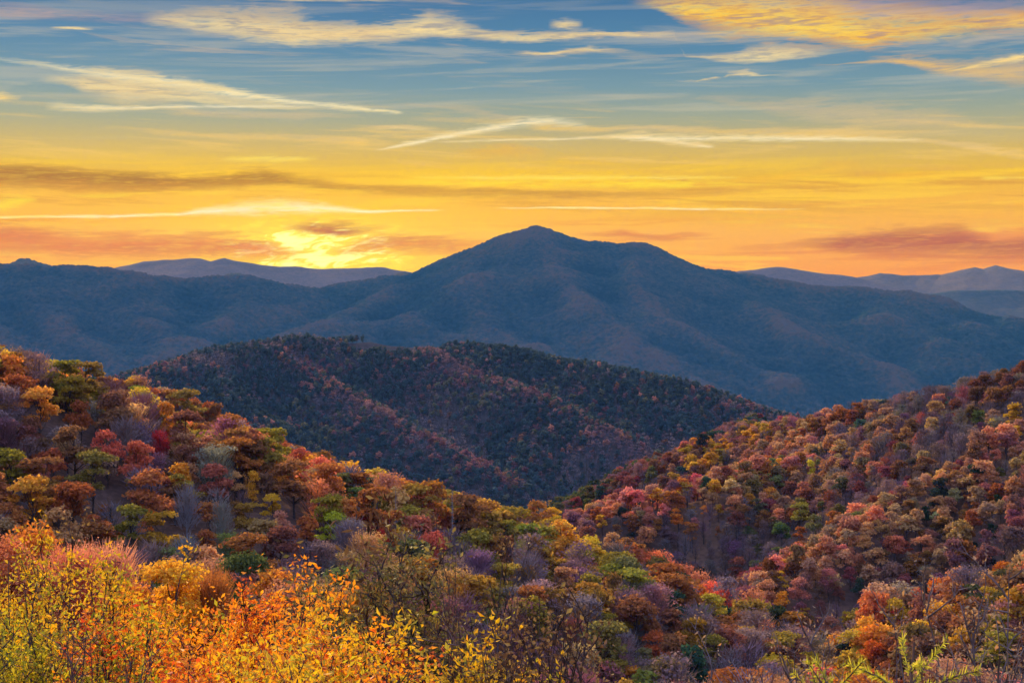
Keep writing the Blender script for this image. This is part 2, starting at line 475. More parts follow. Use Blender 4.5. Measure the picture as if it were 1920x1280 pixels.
def spur(main_fn, uvp, d0, d1):
    """points of a side spur: seen at (u, v), standing `prot` metres proud of the flank it runs down"""
    out = []
    for u, v, prot in uvp:
        a, b_ = ray(u, v)
        d = np.linspace(d0, d1, 1500)
        g = b_ * d - main_fn(a * d, d)
        ok = np.nonzero(g < prot)[0]
        i = ok[0] if len(ok) else len(d) - 1
        out.append((a * d[i], d[i], b_ * d[i]))
    return out


CA = [P(u, v, d, 13) for u, v, d in [(-1300, 420, 300), (-800, 470, 330), (-350, 530, 350), (-150, 590, 350), (0, 676, 380), (60, 702, 388), (120, 716, 394), (220, 734, 402), (330, 785, 410), (420, 803, 415), (500, 820, 420), (600, 860, 422), (680, 886, 420), (760, 896, 418),
                                   (900, 936, 408), (960, 966, 402), (1050, 992, 390), (1180, 1040, 370), (1280, 1096, 352), (1380, 1148, 335), (1420, 1180, 328),
                                   (1500, 1235, 315), (1580, 1300, 300), (1700, 1400, 280)]]
CA2 = [P(u, v, d, 12) for u, v, d in [(-200, 660, 560), (60, 688, 560), (130, 694, 560), (200, 704, 560), (240, 720, 560), (330, 765, 560), (480, 860, 560)]]
CB = [P(u, v, d, 11) for u, v, d in [(900, 1010, 1150), (1000, 952, 1060), (1100, 912, 940), (1200, 862, 830), (1300, 825, 740), (1400, 790, 680), (1500, 768, 630), (1600, 745, 600), (1720, 724, 570),
                                   (1800, 706, 550), (1870, 686, 535), (1920, 668, 520), (2100, 605, 490), (2350, 540, 450)]]
CC = [P(u, v, d, 11) for u, v, d in [(2350, 930, 290), (2200, 965, 300), (2050, 1005, 315), (1920, 1050, 330), (1800, 1074, 345), (1700, 1118, 352), (1600, 1156, 358), (1500, 1190, 362), (1440, 1212, 366), (1380, 1250, 370)]]
CM = [P(u, v, d, 6) for u, v, d in [(60, 800, 1850), (150, 765, 1900), (240, 724, 1950), (330, 690, 2000), (400, 655, 2030), (480, 641, 2050), (560, 631, 2050), (620, 643, 2030), (700, 634, 2050), (800, 637, 2060), (870, 641, 2040),
                                   (950, 649, 2000), (1050, 669, 1950), (1150, 684, 1900), (1250, 709, 1850), (1350, 749, 1800), (1460, 780, 1750), (1560, 850, 1700)]]
CN = [P(u, v, d, 8) for u, v, d in [(-1300, 545, 4200), (-1000, 500, 4350), (-700, 520, 4500), (-300, 500, 4600), (0, 482, 4700), (50, 482, 4700), (120, 489, 4700), (200, 496, 4700), (250, 507, 4700), (290, 517, 4750), (340, 513, 4800), (400, 509, 4850), (440, 510, 4900),
                                   (520, 524, 5000), (600, 539, 5100), (640, 535, 5150), (690, 512, 5200), (760, 502, 5250), (840, 499, 5300), (870, 482, 5350), (920, 462, 5400), (960, 442, 5450), (988, 426, 5480),
                                   (1005, 421, 5500), (1022, 425, 5490), (1040, 431, 5480), (1090, 449, 5450), (1200, 456, 5400), (1240, 471, 5380), (1300, 491, 5350), (1400, 509, 5300), (1500, 526, 5250), (1600, 534, 5200),
                                   (1700, 541, 5150), (1750, 553, 5100), (1850, 576, 5000), (1920, 591, 4950), (2100, 640, 4800), (2400, 700, 4600), (2800, 690, 4400), (3200, 640, 4300)]]


def hA(x, y):
    h = ridge_h(CA, x, y, .36, .6, 8)
    h = smax(h, ridge_h(CA2, x, y, .4, .5, 8), 6)
    return h + (fbm(x / 45, y / 45, 5) - .5) * 5


def hB_main(x, y):
    return ridge_h(CB, x, y, .56, .6, 8)


SB1 = spur(hB_main, [(1560, 800, 0), (1500, 885, 4), (1350, 926, 20), (1180, 958, 32), (1090, 1004, 32), (1030, 1050, 26)], 420, 1100)
SB2 = spur(hB_main, [(1900, 850, 0), (1750, 940, 4), (1620, 1015, 14), (1540, 1062, 18), (1460, 1120, 18)], 330, 1000)
SB3 = spur(hB_main, [(1420, 795, 0), (1330, 856, 5), (1230, 898, 8), (1130, 942, 8)], 420, 1200)


def hB(x, y):
    h = hB_main(x, y)
    for sp_ in (SB1, SB2, SB3):
        h = smax(h, ridge_h(sp_, x, y, .62, .62, 6), 6)
    return h + (fbm(x / 60, y / 60, 9) - .5) * 6


def hC(x, y):
    return ridge_h(CC, x, y, .5, .55, 8) + (fbm(x / 40, y / 40, 15) - .5) * 6


def hG(x, y):
    t = x / np.maximum(y, 1.0)
    s = np.interp(t, [-.6, -.36, -.15, 0, .36, .6], [.26, .27, .28, .32, .33, .30])
    yy = np.maximum(y, 0)
    z = -1.7 - s * yy - np.maximum(yy - 120, 0) * .16
    return z + (fbm(x / 14, y / 14, 21) - .5) * np.minimum(yy * .05, 3)


def hM_main(x, y):
    return ridge_h(CM, x, y, .36, .5, 20)


SM1 = spur(hM_main, [(800, 668, 0), (880, 702, 8), (960, 724, 20), (1060, 768, 24), (1140, 808, 24), (1220, 870, 20)], 1200, 2300)
SM2 = spur(hM_main, [(520, 660, 2), (620, 725, 14), (700, 775, 22), (800, 825, 26), (880, 868, 26), (960, 915, 24)], 1200, 2300)
SM3 = spur(hM_main, [(380, 690, 2), (440, 760, 14), (560, 840, 20), (680, 920, 20)], 1200, 2300)
SM4 = spur(hM_main, [(1150, 700, 2), (1220, 760, 14), (1300, 820, 18)], 1200, 2300)


def hM(x, y):
    h = hM_main(x, y)
    for sp_ in (SM1, SM2, SM3, SM4):
        h = smax(h, ridge_h(sp_, x, y, .5, .5, 12), 14)
    return h + (fbm(x / 130, y / 130, 31) - .5) * 22


def hN_main(x, y):
    return ridge_h(CN, x, y, .36, .45, 15)


SN = [spur(hN_main, q, 3200, 6000) for q in (
    [(755, 506, 0), (740, 535, 20), (690, 572, 50), (600, 605, 70), (490, 645, 70), (390, 700, 60)],
    [(985, 440, 0), (940, 490, 25), (850, 540, 50), (780, 578, 60), (700, 610, 60), (620, 640, 50)],
    [(1015, 440, 0), (1040, 500, 30), (1090, 560, 50), (1180, 630, 70), (1290, 700, 80), (1400, 750, 70)],
    [(1200, 460, 0), (1180, 520, 30), (1230, 580, 50), (1330, 640, 60), (1450, 690, 60)],
    [(900, 475, 0), (880, 540, 20), (900, 600, 40), (1000, 640, 50), (1120, 700, 50)],
    [(1400, 512, 0), (1420, 570, 30), (1520, 630, 50), (1650, 680, 60), (1740, 720, 60)],
    [(1600, 537, 0), (1660, 590, 30), (1800, 650, 50), (1900, 700, 50)],
    [(1750, 556, 0), (1830, 610, 25), (1960, 660, 40)],
    [(50, 486, 0), (70, 550, 30), (140, 620, 50), (230, 690, 60)],
    [(200, 499, 0), (260, 560, 30), (320, 620, 50), (300, 690, 60)],
    [(440, 513, 0), (440, 560, 30), (370, 620, 40), (340, 660, 50)],
    [(-50, 484, 0), (-60, 560, 30), (20, 640, 50)])]


def hN(x, y):
    h = hN_main(x, y)
    for sp_ in SN:
        h = smax(h, ridge_h(sp_, x, y, .48, .48, 30), 45)
    d = np.clip((hN_main(x, y) * -1 + 260) / 200, .15, 1)
    n = np.abs(fbm(x / 420 + .3 * fbm(x / 900, y / 900, 3), y / 420, 41, 4) - .5) * 2
    return h - n * 60 * d + (fbm(x / 110, y / 110, 44) - .5) * 14 * d


def base_h(x, y):
    return -430 + (fbm(x / 700, y / 700, 50) - .5) * 14


HILLS = {'G': hG, 'A': hA, 'B': hB, 'C': hC}


def near_h(x, y):
    return np.maximum.reduce([hG(x, y), hA(x, y), hB(x, y), hC(x, y)])


def ground_mat(name, c1, c2, scale=.05):
    m = bpy.data.materials.new(name)
    m.use_nodes = True
    nt = m.node_tree
    nt.nodes.clear()
    b = NB(nt)
    tc = b.n('ShaderNodeTexCoord')
    n = b.noise(tc.outputs['Object'], scale, 6, .65)
    c = b.mix(b.smooth(n, .35, .65), c1, c2)
    n2 = b.noise(tc.outputs['Object'], scale * 14, 3, .6)
    c = b.mix(b.m('MULTIPLY', b.smooth(n2, .4, .6), .5), c, (c1[0] * .5, c1[1] * .5, c1[2] * .5))
    bs = b.n('ShaderNodeBsdfDiffuse')
    nt.links.new(c, bs.inputs[0])
    o = b.n('ShaderNodeOutputMaterial')
    nt.links.new(bs.outputs[0], o.inputs[0])
    return m


def box_blur(a, n):
    for ax in (0, 1):
        p = np.pad(a, [(n + 1, n) if k == ax else (0, 0) for k in (0, 1)], mode='edge')
        c = np.cumsum(p, axis=ax)
        a = (np.take(c, range(2 * n + 1, c.shape[ax]), ax) - np.take(c, range(0, c.shape[ax] - 2 * n - 1), ax)) / (2 * n + 1)
    return a


def polar_sheet(name, fn, ts, ds, mat, keep=None, label=None, dz=None, crest=0):
    T, D = np.meshgrid(ts, ds)
    X, Y = T * D, D
    Zz = fn(X, Y)
    v = np.stack([X, Y, Zz if dz is None else Zz + dz(X, Y)], -1).reshape(-1, 3)
    nr, nc = T.shape
    i = np.arange(nr * nc).reshape(nr, nc)
    f = np.stack([i[:-1, :-1], i[:-1, 1:], i[1:, 1:], i[1:, :-1]], -1).reshape(-1, 4)
    if keep is not None:
        k = keep(X, Y, Zz).reshape(-1)
        f = f[k[f].any(1)]
    me = make_mesh(name, v, [f], [mat], smooth=True)
    if crest:          # relief shading put into the wood colour: lighter, redder spurs, darker hollows
        cr = Zz - box_blur(Zz, crest)
        at_ = me.attributes.new('spur', 'FLOAT', 'POINT')
        at_.data.foreach_set('value', np.clip(.5 + cr / (4.0 * cr.std()), 0, 1).astype(np.float32).ravel())
    o = link(name, me)
    tag(o, label, None, None, 'structure')
    return o


litter = ground_mat('leaf_litter', (.13, .085, .06), (.19, .11, .06))
# near ground below the overlook and the three wooded hillsides
for key, fn in HILLS.items():
    def keep(X, Y, Zz, fn=fn):
        return (Zz > near_h(X, Y) - 2.5) & (Zz > -425)
    if key == 'G':
        ds = np.concatenate([np.linspace(.5, 60, 90), np.linspace(61, 460, 200)])
        polar_sheet('ground', fn, np.linspace(-1.1, 1.1, 140), ds, litter, keep, 'leaf strewn slope falling away below the overlook')
    else:
        lab = {'A': 'nearer wooded hillside running down from the left', 'B': 'purple and russet hillside rising to the right', 'C': 'low spur of orange woods at lower right'}[key]
        t0, t1, d0, d1 = {'A': (-.9, .5, 120, 900), 'B': (-.2, .9, 300, 1500), 'C': (.05, .9, 150, 700)}[key]
        polar_sheet('hillside', fn, np.linspace(t0, t1, 240), np.linspace(d0, d1, 240), litter, keep, lab)
polar_sheet('hill', hM, np.linspace(-.55, .45, 420), np.linspace(1000, 2700, 300), ground_mat('hill_litter', (.06, .055, .055), (.09, .07, .065), .02),
            lambda X, Y, Zz: Zz > -428, 'round wooded hill standing in front of the mountain')


# ---- mountain: one canopy-covered sheet
def canopy(cell, amp, seed):
    def f(x, y):
        gx, gy = x / cell, y / cell
        ix, iy = np.floor(gx).astype(np.int64), np.floor(gy).astype(np.int64)
        best = np.full(x.shape, 9.0)
        hh = np.zeros(x.shape)
        for dx in (-1, 0, 1):
            for dy in (-1, 0, 1):
                jx, jy = ix + dx, iy + dy
                a = vnoise(jx.astype(float) * 1.0, jy.astype(float), seed)
                c = vnoise(jx.astype(float), jy.astype(float), seed + 9)
                d = (jx + .2 + .6 * a - gx) ** 2 + (jy + .2 + .6 * c - gy) ** 2
                s = vnoise(jx.astype(float), jy.astype(float), seed + 5)
                w = d < best
                hh = np.where(w, (.45 + .9 * s) * np.sqrt(np.clip(1 - d * 1.1, 0, 1)), hh)
                best = np.minimum(best, d)
        return hh * amp
    return f


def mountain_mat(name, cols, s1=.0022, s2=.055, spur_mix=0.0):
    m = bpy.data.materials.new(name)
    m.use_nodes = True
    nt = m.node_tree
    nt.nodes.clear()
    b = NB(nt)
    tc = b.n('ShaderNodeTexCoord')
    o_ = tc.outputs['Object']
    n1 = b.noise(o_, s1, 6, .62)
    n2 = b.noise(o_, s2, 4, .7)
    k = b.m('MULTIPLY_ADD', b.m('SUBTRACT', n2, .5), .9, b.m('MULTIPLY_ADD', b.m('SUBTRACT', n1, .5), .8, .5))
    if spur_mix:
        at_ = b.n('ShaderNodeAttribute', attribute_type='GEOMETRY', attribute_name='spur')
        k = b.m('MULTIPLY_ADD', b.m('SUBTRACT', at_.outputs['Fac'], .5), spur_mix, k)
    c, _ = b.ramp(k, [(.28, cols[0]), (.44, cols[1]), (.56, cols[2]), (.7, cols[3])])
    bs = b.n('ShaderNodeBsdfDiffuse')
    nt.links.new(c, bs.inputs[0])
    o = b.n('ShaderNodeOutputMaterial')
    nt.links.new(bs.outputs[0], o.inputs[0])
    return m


mm = mountain_mat('haze_blue_mountain_woods', [(.014, .046, .084), (.026, .062, .102), (.050, .076, .110), (.095, .086, .108)], spur_mix=.5)  # bluer than real foliage: part of the haze is put into the base colour
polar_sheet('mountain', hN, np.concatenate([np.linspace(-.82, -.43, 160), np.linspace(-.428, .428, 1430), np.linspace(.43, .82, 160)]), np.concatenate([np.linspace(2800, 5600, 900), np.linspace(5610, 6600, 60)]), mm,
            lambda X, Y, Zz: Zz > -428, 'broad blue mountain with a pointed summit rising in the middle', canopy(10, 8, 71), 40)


mf = mountain_mat('haze_pale_far_woods', [(.12, .11, .17), (.15, .13, .19), (.18, .145, .20), (.21, .16, .21)])  # distance haze painted in: woods made paler and more lavender


mb = mountain_mat('haze_blue_ridge_woods', [(.05, .075, .125), (.07, .09, .14), (.09, .10, .15), (.12, .11, .15)])  # haze painted into the base colour, a paler blue than the mountain


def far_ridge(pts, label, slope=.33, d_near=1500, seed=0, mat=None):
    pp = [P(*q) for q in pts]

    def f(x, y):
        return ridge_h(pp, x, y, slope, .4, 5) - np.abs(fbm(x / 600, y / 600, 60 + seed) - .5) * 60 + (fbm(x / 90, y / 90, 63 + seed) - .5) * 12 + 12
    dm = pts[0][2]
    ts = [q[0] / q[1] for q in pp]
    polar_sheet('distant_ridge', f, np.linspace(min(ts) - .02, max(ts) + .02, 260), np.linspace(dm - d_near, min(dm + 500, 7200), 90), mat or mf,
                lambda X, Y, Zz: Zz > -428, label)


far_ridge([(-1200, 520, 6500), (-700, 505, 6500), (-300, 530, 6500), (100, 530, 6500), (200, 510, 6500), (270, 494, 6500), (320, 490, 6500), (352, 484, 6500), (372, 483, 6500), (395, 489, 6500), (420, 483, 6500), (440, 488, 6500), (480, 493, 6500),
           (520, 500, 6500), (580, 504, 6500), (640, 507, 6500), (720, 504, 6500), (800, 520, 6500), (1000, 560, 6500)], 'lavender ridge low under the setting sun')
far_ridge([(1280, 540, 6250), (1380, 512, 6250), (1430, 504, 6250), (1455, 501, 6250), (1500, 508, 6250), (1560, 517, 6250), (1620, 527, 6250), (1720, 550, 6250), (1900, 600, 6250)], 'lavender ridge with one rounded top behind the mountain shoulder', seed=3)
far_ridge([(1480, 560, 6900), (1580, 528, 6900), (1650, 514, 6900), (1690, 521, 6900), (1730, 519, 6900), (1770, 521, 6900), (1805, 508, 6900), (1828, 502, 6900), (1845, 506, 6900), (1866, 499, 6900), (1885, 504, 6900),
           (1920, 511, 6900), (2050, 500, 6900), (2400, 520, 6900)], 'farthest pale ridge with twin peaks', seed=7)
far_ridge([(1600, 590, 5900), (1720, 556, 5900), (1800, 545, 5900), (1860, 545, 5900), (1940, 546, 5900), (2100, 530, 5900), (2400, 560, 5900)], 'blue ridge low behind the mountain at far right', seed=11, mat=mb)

# valley floor under everything, out to the horizon
gx, gy = np.meshgrid(np.linspace(-6100, 6100, 90), np.linspace(-1500, 7200, 90))
gi = np.arange(8100).reshape(90, 90)
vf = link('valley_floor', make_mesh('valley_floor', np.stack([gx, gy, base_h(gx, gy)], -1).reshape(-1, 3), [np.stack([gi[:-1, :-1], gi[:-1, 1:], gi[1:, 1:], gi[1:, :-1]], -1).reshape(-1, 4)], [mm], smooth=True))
tag(vf, 'wooded valley floor between the hills', kind='structure')
# ------------------------------------------------------------------ the evening air
def haze():
    x0, x1, y0, y1, z0, z1 = -6200, 6200, -1600, 7250, -450, HAZE_TOP
    v = [(x, y, z) for z in (z0, z1) for (x, y) in ((x0, y0), (x1, y0), (x1, y1), (x0, y1))]
    f = [(0, 3, 2, 1), (4, 5, 6, 7), (0, 1, 5, 4), (1, 2, 6, 5), (2, 3, 7, 6), (3, 0, 4, 7)]
    m = bpy.data.materials.new('evening_haze')
    m.use_nodes = True
    nt = m.node_tree
    nt.nodes.clear()
    b = NB(nt)
    pv = b.n('ShaderNodeVolumePrincipled')
    pv.inputs['Color'].default_value = (*HAZE_TINT, 1)
    pv.inputs['Absorption Color'].default_value = (1, 1, 0, 1)
    pv.inputs['Density'].default_value = HAZE_DENSITY
    pv.inputs['Anisotropy'].default_value = -.2
    o = b.n('ShaderNodeOutputMaterial')
    nt.links.new(pv.outputs[0], o.inputs['Volume'])
    ob = link('haze', make_mesh('haze', v, [f], [m]))
    tag(ob, 'blue evening haze lying over the valleys', kind='stuff')


haze()

#@@TREES
# ------------------------------------------------------------------ leaf and bark materials
def leaf_mat(name, source, base=None, trans=.48, spread=.35, hue=.03):
    """source: 'object' (Object colour), 'instance' (tint attribute of the instance) or 'fixed' (list of colours)"""
    m = bpy.data.materials.new(name)
    m.use_nodes = True
    nt = m.node_tree
    nt.nodes.clear()
    b = NB(nt)
    g = b.n('ShaderNodeNewGeometry')
    rnd = g.outputs['Random Per Island']
    if source == 'object':
        c = b.n('ShaderNodeObjectInfo').outputs['Color']
    elif source == 'instance':
        c = b.n('ShaderNodeAttribute', attribute_type='INSTANCER', attribute_name='tint').outputs['Color']
    else:
        k = len(base)
        c, _ = b.ramp(rnd, [(i / max(1, k - 1), q) for i, q in enumerate(base)])
    tc = b.n('ShaderNodeTexCoord')
    n = b.noise(tc.outputs['Object'], .55, 2, .6)
    r2 = b.m('FRACT', b.m('MULTIPLY', rnd, 37.7))
    hs = b.n('ShaderNodeHueSaturation')
    b.put(hs.inputs['Hue'], b.m('ADD', .5 - hue * .5, b.m('MULTIPLY', b.m('ADD', b.m('MULTIPLY', r2, .5), b.m('MULTIPLY', n, .5)), hue)))
    b.put(hs.inputs['Value'], b.m('ADD', 1 - spread, b.m('MULTIPLY', b.m('ADD', rnd, b.m('SUBTRACT', n, .25)), spread * 1.5)))
    b.put(hs.inputs['Color'], c)
    d = b.n('ShaderNodeBsdfDiffuse')
    t = b.n('ShaderNodeBsdfTranslucent')
    nt.links.new(hs.outputs[0], d.inputs[0])
    nt.links.new(hs.outputs[0], t.inputs[0])
    mx = b.n('ShaderNodeMixShader')
    mx.inputs[0].default_value = trans
    nt.links.new(d.outputs[0], mx.inputs[1])
    nt.links.new(t.outputs[0], mx.inputs[2])
    last = mx.outputs[0]
    if source == 'fixed':
        gl = b.n('ShaderNodeBsdfGlossy')
        gl.inputs['Roughness'].default_value = .4
        m2 = b.n('ShaderNodeMixShader')
        m2.inputs[0].default_value = .018
        nt.links.new(last, m2.inputs[1])
        nt.links.new(gl.outputs[0], m2.inputs[2])
        last = m2.outputs[0]
    o = b.n('ShaderNodeOutputMaterial')
    nt.links.new(last, o.inputs[0])
    return m


def bark_mat(name, c1, c2, source=None):
    m = bpy.data.materials.new(name)
    m.use_nodes = True
    nt = m.node_tree
    nt.nodes.clear()
    b = NB(nt)
    tc = b.n('ShaderNodeTexCoord')
    n = b.noise(tc.outputs['Object'], 3.0, 4, .6)
    c = b.mix(b.smooth(n, .35, .65), c1, c2)
    if source == 'object':
        c = b.mix(.7, c, b.n('ShaderNodeObjectInfo').outputs['Color'])
    elif source == 'instance':
        c = b.mix(.7, c, b.n('ShaderNodeAttribute', attribute_type='INSTANCER', attribute_name='tint').outputs['Color'])
    d = b.n('ShaderNodeBsdfDiffuse')
    nt.links.new(c, d.inputs[0])
    o = b.n('ShaderNodeOutputMaterial')
    nt.links.new(d.outputs[0], o.inputs[0])
    return m


M_OBJ = leaf_mat('crown_leaves', 'object')
M_INS = leaf_mat('woodland_leaves', 'instance')
B_DARK = bark_mat('dark_bark', (.05, .04, .035), (.11, .09, .08))
B_OBJ = bark_mat('bare_twigs', (.14, .12, .11), (.30, .27, .25), 'object')
B_INS = bark_mat('woodland_twigs', (.14, .12, .11), (.30, .27, .25), 'instance')


# ------------------------------------------------------------------ tree meshes
def tube(pts, rads, sides=5):
    pts = np.asarray(pts, float)
    n = len(pts)
    tg = np.gradient(pts, axis=0)
    tg /= np.linalg.norm(tg, axis=1)[:, None] + 1e-9
    ref = np.where(np.abs(tg[:, 2:3]) > .9, np.array([[1., 0, 0]]), np.array([[0, 0, 1.]]))
    a = np.cross(tg, ref)
    a /= np.linalg.norm(a, axis=1)[:, None] + 1e-9
    c = np.cross(tg, a)
    th = np.arange(sides) / sides * 2 * PI
    v = pts[:, None, :] + np.asarray(rads)[:, None, None] * (np.cos(th)[None, :, None] * a[:, None, :] + np.sin(th)[None, :, None] * c[:, None, :])
    i = np.arange(n * sides).reshape(n, sides)
    j = np.roll(i, -1, axis=1)
    f = np.stack([i[:-1], j[:-1], j[1:], i[1:]], -1).reshape(-1, 4)
    return v.reshape(-1, 3), f


class Bag:
    def __init__(s):
        s.v, s.f, s.n = [], [], 0

    def add(s, v, f):
        s.v.append(v)
        s.f.append(np.asarray(f) + s.n)
        s.n += len(v)

    def cards(s, pos, nrm, size, rng, asp=1.0, up=None):
        """small leaf sprays: creased quads centred on pos, facing nrm"""
        k = len(pos)
        if not k:
            return
        nrm = nrm / (np.linalg.norm(nrm, axis=1)[:, None] + 1e-9)
        rv = rng.normal(size=(k, 3)) if up is None else up
        a = np.cross(nrm, rv)
        a /= np.linalg.norm(a, axis=1)[:, None] + 1e-9
        c = np.cross(nrm, a)
        sz = np.asarray(size).reshape(-1, 1) * np.ones((k, 1))
        j = rng.uniform(.7, 1.3, (k, 4, 1))
        q = np.stack([-a, -c * asp, a, c * asp], 1) * sz[:, None, :] * j
        q[:, 0] += nrm * sz * .25
        q[:, 2] += nrm * sz * .25
        v = (pos[:, None, :] + q).reshape(-1, 3)
        s.add(v, np.arange(4 * k).reshape(k, 4))

    def out(s):
        return np.concatenate(s.v), np.concatenate(s.f)


def lobes_for(rng, shape, H, W_):
    """ellipsoid foliage masses of one crown"""
    L = []
    if shape == 'round':
        n = rng.integers(8, 12)
        for i in range(n):
            a = rng.uniform(0, 2 * PI)
            zz = rng.uniform(.40, .90)
            rr = W_ * .5 * (.66 * math.sqrt(max(.05, 1 - ((zz - .55) / .45) ** 2))) * rng.uniform(.6, 1)
            L.append((rr * math.cos(a), rr * math.sin(a), zz * H, W_ * rng.uniform(.13, .28), H * rng.uniform(.07, .14)))
        L.append((0, 0, H * .86, W_ * .24, H * .13))
    elif shape == 'tier':
        for i in range(rng.integers(9, 14)):
            a = rng.uniform(0, 2 * PI)
            zz = rng.uniform(.42, .93)
            rr = W_ * .5 * rng.uniform(.2, .8) * (1.1 - .55 * max(0, zz - .5) / .5)
            L.append((rr * math.cos(a), rr * math.sin(a), zz * H, W_ * rng.uniform(.14, .27), H * rng.uniform(.055, .09)))
    elif shape == 'tall':
        for i in range(rng.integers(8, 12)):
            a = rng.uniform(0, 2 * PI)
            zz = rng.uniform(.3, .94)
            rr = W_ * .5 * .6 * rng.uniform(.3, 1) * (1.15 - zz * .8)
            L.append((rr * math.cos(a), rr * math.sin(a), zz * H, W_ * rng.uniform(.17, .25), H * rng.uniform(.08, .13)))
    return L


def trunk_into(bag, rng, H, W_, lobes, r0=None):
    r0 = r0 or H * .017
    lean = rng.normal(0, .03 * H, 2)
    zs = np.linspace(-.6, H * .8, 7)
    p = np.stack([lean[0] * (zs / H) ** 2 + rng.normal(0, .05, 7), lean[1] * (zs / H) ** 2 + rng.normal(0, .05, 7), zs], -1)
    p[0, :2] = 0
    v, f = tube(p, np.linspace(r0 * 1.25, r0 * .2, 7), 6)
    bag.add(v, f)
    for (x, y, z, rw, rh) in lobes:
        z0 = max(.22 * H, z - .32 * H * rng.uniform(.6, 1.1))
        k = np.interp(z0, zs, np.arange(7))
        b0 = np.array([np.interp(z0, zs, p[:, 0]), np.interp(z0, zs, p[:, 1]), z0])
        e = np.array([x, y, z])
        mid = (b0 + e) / 2 + np.array([0, 0, -.04 * H])
        v, f = tube([b0, mid, e], [r0 * .5, r0 * .33, r0 * .1], 4)
        bag.add(v, f)


def leaves_into(bag, rng, lobes, n, size, flat=.5):
    vol = np.array([l[3] ** 2 + l[3] * l[4] for l in lobes])
    cnt = rng.multinomial(n, vol / vol.sum())
    for (x, y, z, rw, rh), k in zip(lobes, cnt):
        d = rng.normal(size=(k, 3))
        d /= np.linalg.norm(d, axis=1)[:, None]
        d[:, 2] = np.where(d[:, 2] < -.3, -d[:, 2] * .6, d[:, 2])
        r = rng.uniform(.25, 1.35, k) ** .5
        bump = 1 + .22 * np.sin(d[:, 0] * 6 + x) * np.sin(d[:, 1] * 6 + y)
        pos = np.array([x, y, z]) + d * np.array([rw, rw, rh]) * (r * bump)[:, None]
        nr = d * (1 - flat) + np.array([0, 0, flat]) + rng.normal(0, .45, (k, 3))
        bag.cards(pos, nr, rng.uniform(.6, 1.35, k) * size, rng)


def twigs_into(bag, rng, H, W_, n, width, spread=1.0):
    """fine leafless branchwork: thin ribbons fanning up and out from limbs"""
    zz = rng.uniform(.3, .85, n)
    a = rng.uniform(0, 2 * PI, n)
    rr = W_ * .5 * rng.uniform(0, .65, n) * np.sqrt(np.clip(1 - ((zz - .5) / .5) ** 2, .1, 1))
    b0 = np.stack([rr * np.cos(a), rr * np.sin(a), zz * H], -1)
    dr = np.stack([np.cos(a) * .55 * spread, np.sin(a) * .55 * spread, np.full(n, .85)], -1) + rng.normal(0, .32, (n, 3))
    dr /= np.linalg.norm(dr, axis=1)[:, None]
    ln = H * rng.uniform(.08, .22, n)
    tip = b0 + dr * ln[:, None]
    sd = np.cross(dr, rng.normal(size=(n, 3)))
    sd /= np.linalg.norm(sd, axis=1)[:, None]
    w = (width * rng.uniform(.6, 1.4, n))[:, None]
    v = np.stack([b0 - sd * w, b0 + sd * w, tip + sd * w * .3, tip - sd * w * .3], 1).reshape(-1, 3)
    bag.add(v, np.arange(4 * n).reshape(n, 4))


H0, W0 = 11.0, 8.5          # the size every tree is modelled at


def tree_parts(kind, seed, n=1900, size=.30):
    rng = np.random.default_rng(seed)
    tr, cr = Bag(), Bag()
    if kind in ('round', 'tier', 'tall'):
        L = lobes_for(rng, kind, H0, W0)
        trunk_into(tr, rng, H0, W0, L)
        leaves_into(cr, rng, L, n, size, .6 if kind == 'tier' else .4)
    elif kind == 'thin':
        L = lobes_for(rng, 'round', H0, W0)
        trunk_into(tr, rng, H0, W0, L)
        leaves_into(cr, rng, L, int(n * .33), size * .72)
        twigs_into(cr, rng, H0, W0, int(n * .45), .035)
    elif kind == 'bare':
        L = lobes_for(rng, 'round', H0, W0 * .9) + lobes_for(rng, 'tall', H0, W0 * .8)
        trunk_into(tr, rng, H0, W0, L, H0 * .021)
        twigs_into(cr, rng, H0, W0, int(n * .26), .05)
    elif kind == 'snag':                                  # dead conifer: bare spike with short drooping boughs
        zs = np.linspace(-.5, H0 * 1.2, 8)
        v, f = tube(np.stack([rng.normal(0, .04, 8), rng.normal(0, .04, 8), zs], -1), np.linspace(.2, .03, 8), 6)
        tr.add(v, f)
        for i in range(120):
            z = rng.uniform(.15, 1.15) * H0
            a = rng.uniform(0, 2 * PI)
            l_ = (1.28 * H0 - z) * .16 * rng.uniform(.5, 1.2)
            p0 = np.array([0, 0, z])
            p1 = p0 + np.array([math.cos(a) * l_, math.sin(a) * l_, -.12 * l_ + rng.normal(0, .1)])
            v, f = tube([p0, (p0 + p1) / 2 + [0, 0, .05], p1], [.04, .03, .012], 3)
            cr.add(v, f)
    return tr, cr


def flip(m):
    return m.new_from


CROWNS = {}      # kind -> list of (trunk mesh, crown mesh) for single trees
for kind, k in (('round', 4), ('tier', 4), ('tall', 2), ('thin', 3), ('bare', 4), ('snag', 2)):
    CROWNS[kind] = []
    for i in range(k):
        tr, cr = tree_parts(kind, 100 + 17 * i + len(kind) * 7, 2300, .26)
        tv, tf = tr.out()
        cv, cf = cr.out()
        bare = kind in ('bare', 'snag')
        CROWNS[kind].append((make_mesh('trunk', tv, [tf], [B_OBJ if bare else B_DARK], smooth=True),
                             make_mesh('crown', cv, [cf], [B_OBJ if bare else M_OBJ])))

FINE = {}        # the few nearest trees, with leaves to match
for kind, k in (('round', 2), ('tier', 2), ('thin', 2)):
    FINE[kind] = []
    for i in range(k):
        tr, cr = tree_parts(kind, 700 + 17 * i + len(kind), 9000, .125)
        tv, tf = tr.out()
        cv, cf = cr.out()
        FINE[kind].append((make_mesh('trunk', tv, [tf], [B_DARK], smooth=True), make_mesh('crown', cv, [cf], [M_OBJ])))

